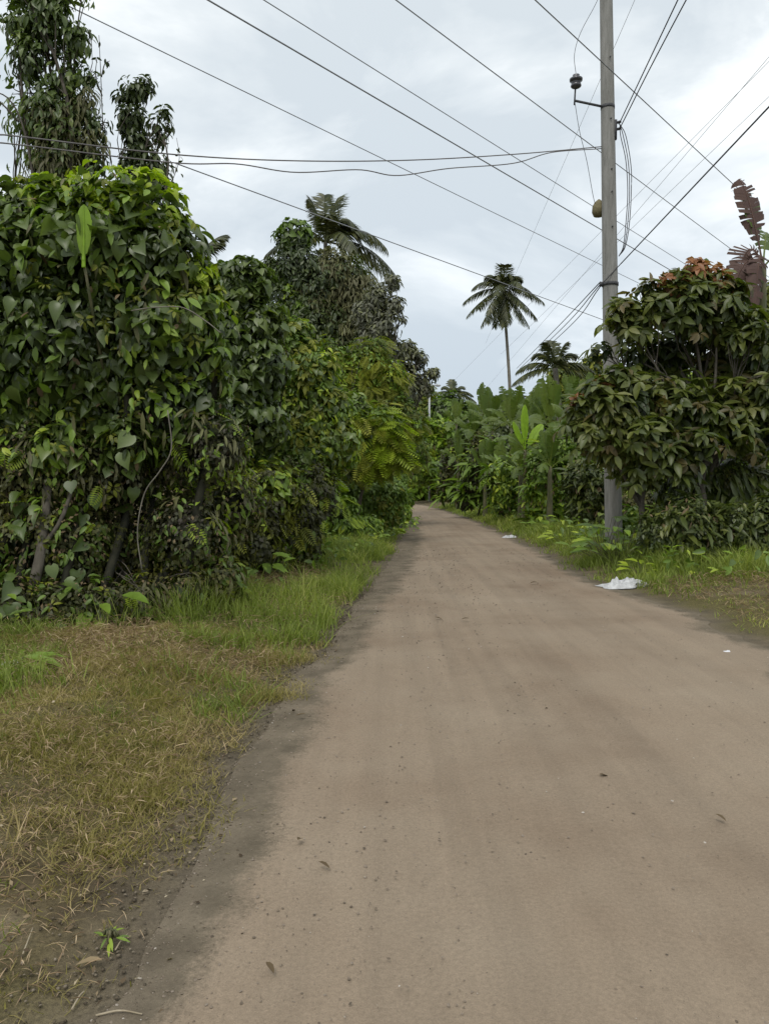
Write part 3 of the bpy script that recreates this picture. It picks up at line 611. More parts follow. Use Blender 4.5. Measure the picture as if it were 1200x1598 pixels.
bush('yellow_green_tree', 'tree', 'yellow-green feathery tree rising behind the lime shrub', 27, [(540, 590, 36), (575, 565, 34), (608, 590, 30), (560, 625, 42), (605, 635, 36), (515, 560, 28), (525, 630, 38), (635, 660, 28), (590, 545, 20), (600, 680, 40, 2), (540, 680, 40, 1), (635, 700, 30, 2)], [
    dict(t=T_PIN, m='yg', n=1900, s=.42, thick=.45, up=.9, droop=.4, outw=.8, rough=.8, gap=.38, gfreq=1.1),
    dict(t=T_SMALL, m='mid', n=12000, s=.15, thick=.5, rough=.8, gap=.3)], 9, base=(-.6, 27.3), r0=.14)
dkt = bush('broad_tree', 'tree', 'tall dark green tree with brown hanging twigs standing before the left coconut palm', 34, [(437, 425, 22), (458, 375, 28), (470, 420, 40), (450, 480, 42), (500, 450, 45), (540, 440, 38), (500, 510, 55), (565, 480, 36), (570, 530, 45), (440, 530, 40), (530, 560, 50), (425, 410, 12), (470, 590, 50)], [
    dict(t=T_OVAL, m='dark', n=15000, s=.24, thick=.5, rough=.6, gap=.36, gfreq=.8, tone=.5, tfreq=.4),
    dict(t=T_LONG, m='olive', n=6500, s=.34, thick=.4, droop=1.6, specs=[(520, 430, 40), (550, 460, 40), (500, 470, 40), (555, 510, 45), (580, 490, 25)], name='hanging_twigs', rough=.6),
    dict(t=T_HEART, m='mid', n=900, s=.25, thick=.15, specs=[(460, 370, 26), (440, 430, 20), (470, 490, 40)], name='young_leaves', rough=.6)], 10, base=(-2.6, 34.5), r0=.22, corek=.5, twigs=6, tr=.03)
bush('sparse_tree', 'tree', 'thin grey-purple tree with sparse leaves on crooked branches right of the dark tree', 31, [(612, 440, 13), (590, 460, 20), (615, 475, 15), (600, 510, 28), (625, 500, 9), (585, 530, 30), (612, 545, 24), (570, 490, 22)], [
    dict(t=T_OVAL, m='grey', n=3600, s=.2, thick=.8, rough=.7, gap=.45, gfreq=1.5)], 11, base=(.1, 31.5), r0=.12, corek=0, twigs=9, tr=.022)
bush('sparse_tree', 'tree', 'lower grey-leaved tree whose twigs reach toward the small white lamp post', 36, [(635, 545, 14), (650, 560, 15), (640, 585, 22), (658, 590, 14), (676, 583, 10), (630, 610, 26), (622, 570, 22), (665, 605, 12)], [
    dict(t=T_OVAL, m='grey', n=3000, s=.23, thick=.8, rough=.7, gap=.42, gfreq=1.4)], 12, base=(.1, 36.5), r0=.13, corek=0, twigs=8, tr=.024)
# --- tall vine-hung trees against the sky, upper left
bush('vine_hung_tree', 'tree', 'tallest leafy tree hung with vines above the mound, cut by the photo top left', 12.5, [(45, -20, 45), (100, -40, 45), (30, 40, 32), (70, 40, 42), (120, 60, 28), (55, 100, 40), (100, 110, 38), (140, 120, 16), (75, 170, 50), (125, 180, 30), (100, 230, 48), (150, 200, 24), (70, 250, 38), (110, 280, 45), (150, 260, 22), (40, 145, 22)], [
    dict(t=T_OVAL, m='vine2', n=5200, s=.115, thick=.95, droop=1.4, gap=.57, gfreq=2.4, rough=1.1, power=1, toneoff=-.1),
    dict(t=T_OVAL, m='vine2', n=1700, s=.15, thick=.8, droop=1.3, gap=.5, gfreq=2.4, rough=.9, specs=[(35, 20, 32), (80, 20, 40), (115, 60, 26), (60, 90, 40), (110, 120, 28), (75, 190, 50)], toneoff=.15),
    dict(t=T_LONG, m='olive', n=2300, s=.15, thick=1, droop=2.2, gap=.45, name='hanging_twigs', specs=[(100, 200, 50), (140, 230, 35), (90, 260, 50), (130, 160, 30)], power=1)], 13, base=(-5.2, 12.8), r0=.11, corek=0, twigs=9, tr=.012, fork=P(85, 330, 12.5))
bush('vine_hung_tree', 'tree', 'shorter dark narrow tree standing between the tall tree and open sky', 12.9, [(210, 140, 20), (222, 135, 16), (205, 185, 24), (255, 175, 10), (245, 195, 18), (265, 195, 7), (215, 225, 22), (250, 210, 12), (205, 260, 20), (240, 262, 24), (220, 290, 34), (255, 290, 14), (190, 150, 10)], [
    dict(t=T_OVAL, m='dark', n=3300, s=.12, thick=.85, droop=1.5, gap=.44, gfreq=2.6, rough=.9)], 14, base=(-4.1, 13.2), r0=.08, corek=0, twigs=5, tr=.009, fork=P(215, 320, 12.9))
def bare_twigs(label, Y, lines, r, seed):
    rs = np.random.RandomState(seed); p0 = P(*lines[0][0], Y); t = thing('bare_stem', (p0[0], Y, 0), label, 'twig'); mb = MB()
    lf = MB()
    for ln in lines:
        q = polyl([P(a, b, Y) for a, b in ln], 14); mb.tube(q, np.linspace(r, r * .4, 14), 4)
        ps = q[rs.randint(3, 14, 7)] + rs.normal(size=(7, 3)) * .03
        lf.inst(T_OVAL, ps, frames(rs.normal(size=(7, 3)), np.array([0, 0, -1.]) + .5 * rs.normal(size=(7, 3))), np.full(7, .09), rs.rand(7))
    mb.build('stem', M['bark'], t); lf.build('leaves', M['dark'], t)
bare_twigs('thin vine shoot pointing up between the two vine-hung trees', 12.6, [[(165, 330), (161, 200), (158, 120), (155, 55)], [(159, 120), (164, 100), (172, 95)], [(160, 150), (150, 120), (152, 90)]], .011, 1)
bare_twigs('wiry vine shoot curling against the sky right of the dark narrow tree', 12.4, [[(258, 310), (266, 290), (280, 250), (276, 215)], [(258, 300), (272, 275), (276, 255)]], .008, 2)
bare_twigs('crooked bare limb at the left edge of the photo, left of the tallest tree', 11.5, [[(60, 330), (40, 210), (15, 155), (-20, 140)], [(30, 190), (12, 170), (-10, 150)]], .018, 3)

# --- far centre
bush('far_tree', 'tree', 'yellow-green tree closing the view behind the road bend', 62, [(640, 640, 30), (670, 640, 26), (620, 680, 34), (655, 690, 36), (690, 670, 28), (645, 730, 34), (600, 720, 30), (685, 720, 30), (665, 612, 13), (700, 640, 16)], [
    dict(t=T_SMALL, m='yg', n=15000, s=.3, thick=.4, rough=.8, gap=.3, gfreq=.6),
    dict(t=T_SMALL, m='mid', n=6000, s=.3, thick=.4, rough=.6)], 21, base=(4.4, 63), r0=.2)
for i, (Y, sp, lab, mt, ly) in enumerate([
    (66, [(610, 762, 26), (640, 768, 20), (665, 765, 22), (580, 760, 30), (650, 745, 22), (690, 755, 26)], 'yellowish shrub behind the point where the road disappears', 'yg', 4000),
    (56, [(672, 695, 24), (660, 675, 14), (690, 670, 16), (680, 725, 26), (655, 730, 22), (668, 660, 9)], 'shrub covering the lower half of the small white post', 'mid', 5000),
    (61, [(668, 766, 15), (655, 766, 14), (684, 768, 12)], 'small brush clump beside the far end of the road', 'yg', 2600),
    (44, [(712, 745, 24), (698, 765, 14), (722, 765, 20), (715, 720, 28)], 'brown-green shrub on the outside of the road bend', 'scrub', 5000),
    (34, [(745, 745, 30), (770, 765, 24), (755, 710, 28), (730, 775, 18)], 'dusty shrub below the banana leaves, right of the bend', 'scrub', 5500),
    (29, [(795, 745, 34), (825, 770, 26), (790, 780, 22), (820, 730, 28)], 'leafy shrub with large pale leaves between bend and power pole', 'mid', 5000),
    (25, [(850, 745, 36), (885, 770, 34), (845, 785, 26), (900, 730, 34), (870, 710, 30)], 'dark shrub just left of the power pole foot', 'mid', 8000),
    (22, [(930, 760, 34), (915, 790, 26), (950, 800, 30), (905, 745, 26)], 'low dark shrub at the foot of the power pole', 'dark', 6000),
    (19, [(1000, 790, 34), (1040, 800, 36), (1010, 830, 26), (1080, 790, 44), (1060, 840, 30)], 'shaded brushwood under the cacao trees', 'scrub', 8000),
    (17.5, [(1130, 790, 50), (1170, 800, 50), (1120, 840, 40), (1180, 850, 40), (1210, 780, 60), (1220, 850, 45)], 'thick brush at the right edge of the photo below the banana plant', 'scrub', 9000),
    (13.6, [(1030, 830, 34), (1070, 820, 44), (1110, 840, 36), (1145, 830, 44), (1185, 835, 50), (1230, 820, 60), (1050, 850, 26)], 'dark brush in front of the cacao trunks at the top of the right verge', 'dark', 11000),
    (17.6, [(985, 810, 20), (972, 835, 16)], 'small weed bush hiding the right side of the pole foot', 'mid', 1500),
    (21, [(1020, 745, 34), (990, 740, 24), (1050, 755, 30)], 'yellow-green bush showing through behind the cacao trunks', 'yg', 4000)]):
    c0 = P(sp[0][0], 752, Y)
    bush('roadside_shrub', 'shrub', lab, Y, sp, [dict(t=T_SMALL, m=mt, n=ly * 2, s=.004 * Y + .025, thick=.65, rough=1.0, gap=.3, gfreq=1.5, toneoff=.12),
         dict(t=T_OVAL, m='mid' if mt != 'dark' else 'cacao', n=ly // 4, s=.005 * Y + .06, thick=.45, rough=1.0, gap=.3, toneoff=.15, name='broad_leaves'),
         dict(t=T_LONG, m='mid' if mt != 'dark' else 'cacao', n=ly // 150, wh=7, s=.02 * Y + .1, thick=.3, rough=.9, name='rosettes', up=2.5, el=(-.1, 1.2), gap=.45),
         dict(t=T_LONG, m='dry', n=ly // 22, s=.007 * Y + .05, thick=.3, rough=.6, name='dead_leaves')], 30 + i, base=(c0[0], Y + .3), group=None)
# background tree masses (each its own tree)
for i, (Y, sp, lab, mt) in enumerate([
    (60, [(700, 640, 26), (720, 660, 26), (690, 680, 30), (735, 690, 30), (750, 650, 20)], 'dim tree in the gap left of the tall coconut palm', 'mid'),
    (58, [(780, 655, 34), (800, 640, 26), (820, 660, 34), (770, 700, 40), (830, 700, 40)], 'broad tree at the foot of the tall coconut palm', 'dark'),
    (42, [(860, 640, 40), (900, 620, 40), (880, 590, 26), (910, 680, 50), (860, 700, 40), (925, 580, 26)], 'leafy yellowish tree left of the power pole behind the bananas', 'yg'),
    (30, [(1000, 650, 60), (1060, 620, 70), (1130, 640, 70), (1190, 620, 60), (1010, 720, 60), (1100, 720, 70), (1190, 720, 60), (1150, 560, 40), (1250, 680, 70)], 'mass of dark trees behind the cacao at far right', 'mid'),
    (24, [(1165, 480, 28), (1180, 540, 40), (1160, 600, 40), (1210, 480, 40), (1230, 560, 50), (1190, 650, 40)], 'yellowish tree crown behind the right-hand banana plant', 'yg'),
    (16, [(60, 700, 150), (-100, 600, 150), (200, 700, 140), (-60, 380, 110), (280, 640, 80), (330, 760, 90), (-200, 700, 160), (60, 480, 120), (200, 500, 100)], 'dark tree mass behind the big heart-leaved mound', 'dark'),
    (24, [(400, 640, 70), (460, 660, 60), (520, 680, 60), (360, 560, 60), (420, 720, 80), (500, 740, 60)], 'shadowed tree behind the middle of the left hedge', 'dark')]):
    c0 = P(sp[0][0], 752, Y)
    bush('background_tree', 'tree', lab, Y, sp, [dict(t=T_OVAL, m=mt, n=9000, s=.006 * Y + .05, thick=.4, rough=.6, tone=.6, tfreq=.3),
        dict(t=T_SMALL, m='dark', n=7000, s=.006 * Y + .04, thick=.5, rough=.5)], 50 + i, base=(c0[0], Y + .5), r0=.2)

# --- palms
def frond(mb, p0, d, ln, rs, nl=38, drop=.5, wd=.05, leaf=.62, hang=.5):
    d = norm(np.array(d, float)); n = 18; t = np.linspace(0, 1, n)
    pts = np.array(p0) + d[None] * ln * t[:, None] * (1 - .12 * t[:, None]) + np.array([0, 0, -1.0])[None] * (drop * ln * t ** 2)[:, None]
    mb.tube(pts, np.linspace(.035, .008, n) * ln / 3, 4, .6, cap=False)
    tg = norm(np.gradient(pts, axis=0)); side = norm(np.cross(tg, np.array([0, 0, 1.0])))
    k = nl; tt_ = np.linspace(.14, 1, k)
    for s_ in (-1, 1):
        tj = np.clip(tt_ + rs.normal(size=k) * .006, 0, 1)
        pp = np.stack([np.interp(tj, t, pts[:, i]) for i in range(3)], -1); tgk = np.stack([np.interp(tj, t, tg[:, i]) for i in range(3)], -1); sdk = np.stack([np.interp(tj, t, side[:, i]) for i in range(3)], -1)
        l = ln * leaf * .42 * (np.sin(PI * (.12 + .8 * tj)) ** .7) * (.85 + .3 * rs.rand(k))
        dv = norm(sdk * s_ * .9 + tgk * (.45 + .5 * tj[:, None]) + np.array([0, 0, -hang]) * (.5 + rs.rand(k)[:, None]))
        nr = norm(np.cross(dv, tgk)); nr *= np.sign(nr[:, 2:3] + 1e-6)
        mb.inst(T_BLADE, pp, frames(nr, dv), np.stack([np.full(k, wd), l, l], -1), rs.rand(k))
T_BLADE = (np.array([[-.35, 0, 0], [.35, 0, 0], [.5, .4, -.03], [-.5, .4, -.03], [.3, .75, -.12], [-.3, .75, -.12], [0, 1, -.25]], float), [np.array([[0, 1, 2, 3], [3, 2, 4, 5]]), np.array([[5, 4, 6]])])
def palm(label, top, base, fr, ln, seed, nl=38, wd=.07, r=(.2, .12), nuts=True):
    rs = np.random.RandomState(seed); t = thing('coconut_palm', base, label, 'palm tree')
    top = np.array(top); base = np.array(base); mb = MB()
    mid = (top + base) / 2 + np.array([.25, 0, 0]); q = polyl([base, mid, top], 30)
    rr = np.linspace(r[0], r[1], 30) * (1 + .06 * (np.arange(30) % 2)); rr[:3] *= [1.5, 1.2, 1.05]; mb.tube(q, rr, 9); mb.build('trunk', M['palebark'], t)
    for a, e_, l_, dr in fr:
        a = R(a); e_ = R(e_); d = (math.cos(a) * math.cos(e_), math.sin(a) * math.cos(e_), math.sin(e_))
        m = MB(); frond(m, top, d, ln * l_, rs, nl, dr, wd); m.build('frond', M['palm'], t)
    if nuts:
        for j in range(6):
            an = rs.rand() * 2 * PI; m = MB(); c_ = top + np.array([math.cos(an) * .32, math.sin(an) * .32, -.38 - .15 * rs.rand()])
            m.tube(c_ + np.array([[0, 0, z] for z in (-.16, -.12, -.04, .06, .13, .16)]), [.02, .09, .13, .12, .07, .02], 8); m.build('coconut', M['yg'], t)
Yp = 75
top = P(785, 452, Yp); b0 = P(794, 660, Yp); base = np.array([b0[0] + .3, Yp, 0])
fr = [(5, 62, 1, .55), (20, 30, 1, .5), (355, 8, 1, .42), (10, -22, .95, .3), (350, -48, .95, .2), (280, -62, .9, .1), (200, -50, .95, .2), (185, -18, .95, .35), (175, 12, 1, .45), (190, 38, 1, .55), (170, 64, 1, .5), (270, 80, .95, .35), (90, 50, 1, .5), (60, 20, 1, .45), (120, 10, 1, .4), (250, 20, .9, .6), (300, 35, .9, .6), (230, -30, .85, .3), (310, -25, .85, .3), (260, -75, .8, .05), (100, -40, .9, .2)]
palm('tall slender coconut palm alone against the sky above the road bend', top, base, fr + [(80, 70, .95, .55), (20, 68, .95, .6), (160, 66, .95, .6), (230, 70, .9, .6), (310, 70, .9, .6), (265, -68, 1, .05), (225, -50, 1, .12), (320, -52, 1, .12)], 4.4, 5, 46, .075, (.19, .12))
top = P(508, 378, 48)
fr = [(100, 84, 1.0, .2), (30, 78, 1.05, .25), (190, 76, .95, .25), (5, 58, 1.1, .62), (350, 35, 1.2, .62), (10, 15, 1.2, .6), (175, 45, 1.0, .55), (185, 20, 1, .5), (280, 60, .9, .5), (80, 60, 1, .5), (300, 20, 1, .6), (340, 62, 1.05, .6), (355, -5, 1.15, .45), (240, 10, .9, .5)]
palm('coconut palm with wind-bent fronds behind the dark tree on the left', top, (top[0] - .2, 48, 0), fr, 4.4, 6, 60, .08)
top = P(866, 575, 31)
fr = [(100, 80, 1, .3), (10, 60, 1, .5), (170, 60, 1, .5), (0, 30, 1, .5), (180, 30, 1, .5), (350, 5, 1, .4), (190, 5, 1, .4), (60, 50, 1, .5), (270, 50, .8, .5), (200, 75, .9, .3), (340, 75, .9, .3)]
palm('short bushy palm behind the bananas left of the power pole', top, (top[0], 31, 0), fr, 2.0, 7, 44, .05, (.16, .1), nuts=False)
top = P(707, 615, 66)
palm('tiny distant palm just right of the white lamp post', top, (top[0], 66, 0), fr[:9], 2.2, 8, 24, .12, nuts=False)
top = P(300, 410, 16)
palm('palm hidden behind the vine mounds, only grey frond tips showing', top, (top[0], 16, 0), [(20, 55, .9, .25), (5, 48, .7, .25), (150, 50, .6, .5), (90, 40, .8, .5), (330, 20, .6, .6)], 1.5, 9, 40, .035, (.16, .12), nuts=False)

# --- bananas
def bleaf(p0, d, ln, wd, rs, drop=.35, torn=.3, twist=0):
    """one banana leaf: stalk, midrib and two blades split into strips"""
    mb = MB(); d = norm(np.array(d, float)); n = 22; t = np.linspace(0, 1, n)
    pts = np.array(p0) + d[None] * ln * t[:, None] * (1 - .1 * t[:, None]) + np.array([0, 0, -1.0])[None] * (drop * ln * t ** 2.2)[:, None]
    mb.tube(pts, np.linspace(.022, .005, n), 5, .9, cap=False)
    tg = norm(np.gradient(pts, axis=0)); ref = np.array([math.sin(twist), -math.cos(twist) * .6, .8])
    side = norm(np.cross(tg, ref)); up = np.cross(side, tg)
    for s_ in (-1, 1):
        i0 = 4; sag = rs.rand() * .3 + .1
        for i in range(i0, n - 1):
            f = lambda u: wd * max(.03, math.sin(PI * min(1, .04 + .96 * (u - .18) / .82)) ** .55)
            a = (pts[i], f(t[i])); b = (pts[i + 1], f(t[i + 1]))
            tear = rs.rand() < torn; gp = .1 + .6 * rs.rand() ** 2 if tear else 0
            wj = 1 - (.3 * rs.rand() if tear and torn > .5 else .12 * rs.rand())
            if tear: sag = rs.rand() * .9
            V = []
            for k_, (q, w_) in enumerate(((a[0], a[1] * wj), (b[0], b[1] * wj))):
                for u in (0, .4, .75, 1):
                    tgv = tg[i] * (.25 * w_ * u) + (tg[i] * (-gp * u * ln / n) if k_ else 0)
                    V.append(q + s_ * side[i] * w_ * u * (1 - .3 * sag * u) - up[i] * w_ * sag * u * u + up[i] * .12 * w_ * u + tgv)
            mb.add(V, [np.array([[0, 1, 5, 4], [1, 2, 6, 5], [2, 3, 7, 6]])], np.clip(.3 + .5 * noise3(np.array(V) * 1.5), 0, 1))
    return mb
def banana(label, x, y, hgt, leaves, seed, mat='banana', wd=.3, ln=2.0, r=.12, lean=0, leany=0):
    rs = np.random.RandomState(seed); t = thing('banana_plant', (x, y, 0), label, 'banana plant')
    top = np.array([x + lean, y + leany, hgt]); mb = MB(); q = polyl([(x, y, -.03), (x + lean * .3, y + leany * .1, hgt * .5), top], 12); mb.tube(q, np.linspace(r, r * .45, 12), 9, wob=.15); mb.build('stem', M['stem'], t)
    for L_ in leaves:
        a, e_, l_, dr = L_[:4]; mt = L_[4] if len(L_) > 4 else mat; tn = L_[5] if len(L_) > 5 else .15 + .6 * rs.rand()
        a = R(a); e_ = R(e_); d = (math.cos(a) * math.cos(e_), math.sin(a) * math.cos(e_), math.sin(e_))
        bleaf(top - np.array([0, 0, .1 * rs.rand()]), d, ln * l_, wd * (.85 + .3 * rs.rand()), rs, dr, tn, rs.rand() * .6 - .3).build('leaf', M[mt], t)
    return t
def rleaves(rs, k=8):
    o = []
    for i in range(k):
        o.append((i * 137.5 + rs.rand() * 30, 86 - 78 * (i / k) + rs.rand() * 14, .8 + .3 * rs.rand(), .04 + .5 * i / k + .1 * rs.rand()))
    return o
rb = np.random.RandomState(3)
bl_ = [  # px of stem, depth, row of stem top, size, label
    (740, 42, 680, 1.15, 'banana plant with one upright rounded leaf left of the tall palm trunk'),
    (768, 40, 672, 1.35, 'banana plant with broad upright leaves beside the tall palm trunk'),
    (798, 38, 668, 1.35, 'banana plant right of the tall palm trunk'),
    (715, 42, 720, 1.0, 'low banana plant at the outside of the road bend'),
    (757, 33, 735, 1.0, 'banana plant with grey-green hanging leaves right of the bend'),
    (858, 29, 668, 1.1, 'big dark banana plant with upright leaves left of the power pole'),
    (895, 33, 640, .95, 'banana plant partly hidden behind the big dark one'),
    (842, 32, 690, 1.1, 'banana plant below and left of the big dark banana'),
    (790, 30, 735, .85, 'banana plant low among the shrubs right of the bend'),
    (712, 46, 662, 1.1, 'banana plant highest of those beside the white post'),
    (755, 46, 650, 1.1, 'banana plant peeking over the others under the sky gap'),
    (818, 40, 662, 1.2, 'banana plant between the tall palm trunk and the bushy palm'),
    (838, 36, 665, 1.0, 'banana plant whose leaves cross the bushy palm trunk'),
    (778, 31, 745, .7, 'small banana plant at the road edge near the bend'),
    (812, 27, 735, .85, 'small banana plant below the lime-leaved one'),
    (858, 24, 728, .8, 'low banana plant with a drooping pale leaf left of the pole'),
    (918, 30, 640, .9, 'banana plant whose leaf tips show just left of the pole'),
    (905, 25, 680, .95, 'banana plant touching the left side of the cacao crown')]
for i, (px_, Y, row, sc, lab) in enumerate(bl_):
    p = P(px_, row, Y); banana(lab, p[0], Y, p[2], rleaves(rb, 8), 70 + i, ln=2.2 * sc, wd=.27 * sc)
p = P(828, 700, 25)
banana('young banana plant with bright lime upright leaves beside the verge', p[0], 26, p[2], [(100, 88, .9, .0, 'bananalime', .05), (10, 62, .75, .15, 'bananalime', .05), (165, 50, .9, .5, 'banana', .3), (190, 72, .8, .2, 'bananalime', .1), (350, 35, .8, .4), (280, 30, .6, .6), (240, 15, .7, .5)], 90, ln=1.9, wd=.19)
p = P(1190, 415, 16.6)
banana('tall banana plant with ragged withered leaves at the right edge of the photo', p[0], 16.6, p[2], [(150, 80, 1.1, .28, 'bananadry', .5), (172, 70, .66, 1.2, 'bananadry', .6), (185, 55, .55, 1.5, 'bananadry', .6), (186, 52, .42, 2.4, 'banana', .8), (200, 20, .3, 3.2, 'banana', .8), (120, 80, 1.2, .35, 'banana', .7), (60, 60, 1.0, .5, 'banana', .6), (0, 50, 1.0, .5, 'banana', .6), (230, 62, .45, 1.6, 'bananadry', 1)], 91, ln=2.9, wd=.34, r=.15)
p = P(1098, 470, 20)
banana('banana plant behind the cacao, a single blunt leaf poking above its red tips', p[0], 20, p[2], [(60, 78, .85, .02, 'banana', .1), (180, 30, .9, .6), (0, 35, .9, .6), (300, 20, .8, .6)], 92, ln=1.7, wd=.17)
p = P(-10, 420, 9.6)
banana('banana plant inside the vine mound, a few leaves pointing out at upper left', p[0], 9.6, p[2], [(20, 70, .75, .05, 'banana', .1), (160, 60, .8, .3), (10, 40, .7, .4)], 93, ln=1.7, wd=.15)
p = P(143, 415, 8.25)
banana('young banana plant whose lime spear leaf stands out of the vine mound', p[0], 9.0, p[2], [(90, 87, 1, .0, 'bananalime', 0), (100, 80, .9, .05, 'bananalime', .05)], 94, ln=.72, wd=.085, r=.03, leany=-.96)

# --- cacao trees
def cacao(label, Y, specs, base, fork, reds, n, seed):
    rs = np.random.RandomState(seed); bl = blobset(Y, specs); t = thing('cacao_tree', (base[0], base[1], 0), label, 'tree')
    mb = MB(); limbs(mb, (base[0], base[1], -.05), fork, bl, rs, .08, 5, tr=.012, bend=.1); mb.build('trunk', M['bark'], t)
    m = MB(); whorls(m, T_OVAL, bl, int(n * .9), 7, .28, rs, thick=.7, gap=.47, gfreq=1.4, rough=1.1, up=1.1); m.build('crown', M['cacao'], t)
    m = MB(); whorls(m, T_OVAL, bl, n // 14, 6, .23, rs, thick=.12, gap=.4, gfreq=1.2, rough=.8, up=1.0); tag(m.build('bronze_leaves', M['bronze'], t), 'bronze-tinted younger leaves on the outside of the crown')
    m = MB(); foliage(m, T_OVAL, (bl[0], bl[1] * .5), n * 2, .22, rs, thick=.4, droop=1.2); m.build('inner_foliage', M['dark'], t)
    if reds:
        m = MB(); whorls(m, T_OVAL, blobset(Y, reds), len(reds) * 11, 6, .2, rs, thick=.3, up=.6, attr=.4); tag(m.build('young_leaves', M['red'], t), 'reddish young leaves at the twig tips')
cb = P(1110, 752, 14.6)
cacao('big cacao tree with reddish new leaves on top, right of the power pole', 14.8, [(985, 500, 40), (1030, 475, 42), (1075, 480, 48), (1115, 470, 42), (1145, 520, 42), (990, 560, 40, .9), (1050, 555, 48, 1.0), (1120, 560, 50, .8), (1060, 635, 50, -.3), (1165, 610, 45, .3), (1120, 655, 50, -.2), (1175, 670, 45), (1000, 610, 40), (1060, 690, 40), (1190, 560, 40), (1060, 440, 22), (1200, 620, 50), (1008, 448, 16), (968, 478, 18), (1150, 462, 20), (938, 545, 18, .5), (1090, 432, 16), (1175, 500, 18)], (cb[0], 14.8), P(1105, 690, 14.8), [(1045, 440, 20), (1085, 425, 22), (1115, 435, 22), (1140, 460, 16), (1060, 455, 18)], 900, 21)
cb = P(1005, 752, 14.2)
cacao('smaller cacao tree with bronze-tinted low crown in front of the power pole', 14.0, [(950, 640, 42), (990, 630, 42), (920, 665, 38), (905, 640, 22), (960, 690, 44), (1010, 680, 48, -.2), (1055, 715, 36, -.2), (1085, 690, 28, -.3), (1000, 725, 34), (930, 610, 22), (965, 590, 25)], (cb[0], 14.2), P(1000, 740, 14.1), [(905, 625, 10), (940, 600, 9)], 480, 22)
cb = P(1165, 752, 13.4)
bush('broadleaf_shrub', 'shrub', 'shrub with dangling pale leaves below the cacao crown at right', 15.2, [(1060, 760, 34), (1095, 745, 34), (1140, 750, 40), (1175, 760, 36), (1080, 800, 34)], [
    dict(t=T_LONG, m='cacao', n=900, s=.34, thick=.4, droop=1.6, gap=.35), dict(t=T_SMALL, m='scrub', n=3500, s=.08, thick=.6, gap=.3)], 23, base=(P(1110, 752, 15.2)[0], 15.4), corek=.5)
# --- individual foot-of-hedge plants on the left
def herb(label, px_, py_, rs_, k=9, ln=.4, tm=T_OVAL, mat='mid', stem=.35, spread=1.0):
    rs = np.random.RandomState(rs_); b = H(px_, py_, .05); t = thing('broadleaf_plant', (b[0], b[1], 0), label, 'plant')
    ms = MB(); ml = MB()
    for i in range(k):
        a = i * 2.4 + rs.rand(); e_ = .5 + .9 * rs.rand(); d = np.array([math.cos(a) * math.cos(e_) * spread, math.sin(a) * math.cos(e_) * spread, math.sin(e_)]); s = stem * (.5 + .7 * rs.rand())
        tip = np.array([b[0], b[1], 0]) + d * s; ms.tube(polyl([(b[0], b[1], -.02), np.array([b[0], b[1], 0]) + d * s * .5 + [0, 0, .04], tip], 5), .005, 4)
        ml.inst(tm, tip[None], frames(np.array([[-d[0] * .3, -.3 - d[1] * .3, 1.]]), np.array([[d[0] + .1, d[1], -.5 * rs.rand()]])), np.full(1, ln * (.7 + .5 * rs.rand())), np.array([.3 + .6 * rs.rand()]))
    ms.build('stem', M['stem'], t); ml.build('leaves', M[mat], t)
herb('broad-leaved plant with long upright leaves at the foot of the big mound', 150, 985, 1, 12, .34, stem=.5)
herb('rosette of lime heart leaves low beside the pale trunk', 110, 975, 2, 9, .26, T_HEART, 'mid', .45)
herb('leafy plant with whorled leaves at the hedge foot, right of the mound', 300, 955, 3, 14, .27, stem=.5)
herb('second whorled leafy plant nearer the verge grass', 340, 945, 4, 13, .24, stem=.45)
herb('small heart-leaved plant in shade between the two leafy clumps', 215, 975, 5, 9, .22, T_HEART, 'vine', .35)
herb('dark leafy plant where the hedge foot meets the tall verge grass', 415, 915, 6, 12, .3, stem=.5)
herb('long-leaved weed at the left edge of the photo', 20, 1060, 7, 10, .3, T_LONG, 'mid', .3)
herb('bright weed clump on the right verge near the power pole', 880, 850, 8, 12, .3, T_OVAL, 'lime', .45)
herb('tall weed hiding the left side of the power pole foot', 940, 878, 31, 26, .36, T_OVAL, 'mid', .9)
herb('tall weed hiding the right side of the power pole foot', 968, 884, 32, 28, .3, T_OVAL, 'mid', .8)
herb('pale weed beside the verge edge just behind the white sack', 1000, 900, 33, 12, .22, T_OVAL, 'lime', .3)
herb('leafy weed below the dark brush at the right photo edge', 1120, 893, 34, 14, .26, T_OVAL, 'mid', .4)
herb('broad weed clump left of the white sack on the right verge', 845, 832, 9, 12, .35, T_OVAL, 'mid', .5)
mb = MB(); b = H(57, 990, 0); t = thing('tree_trunk', (b[0], b[1], 0), 'pale slim trunk standing in the shade at the far left hedge foot', 'tree trunk')
mb.tube(polyl([(b[0], b[1], -.05), (b[0] - .03, b[1], .4), (b[0] + .03, b[1] + .1, .9), (b[0] - .05, b[1] + .5, 1.7)], 14), np.linspace(.065, .045, 14), 9, wob=.4); mb.build('trunk', M['bark'], t)
mb = MB(); mb.tube(polyl([(b[0] + .02, b[1] + .1, .9), (b[0] + .2, b[1] + .2, 1.2), (b[0] + .3, b[1] + .5, 1.8)], 8), np.linspace(.03, .015, 8), 6); mb.build('branch', M['bark'], t)
def vine(label, Y, pts, r, mat='bark'):
    q = polyl([P(a, b_, Y) for a, b_ in pts], 26); m = MB(); m.tube(q, r, 5); o = m.build('hanging_vine', M[mat]); tag(o, label, 'vine')
vine('pale woody vine curving down the dark shrub below the mound', 7.75, [(262, 640), (268, 700), (250, 735), (226, 770), (215, 830), (222, 890)], .006, 'palebark')
vine('thin bare vine hanging across the dark hedge', 10.4, [(345, 770), (350, 800), (338, 840), (336, 880)], .007, 'palebark')
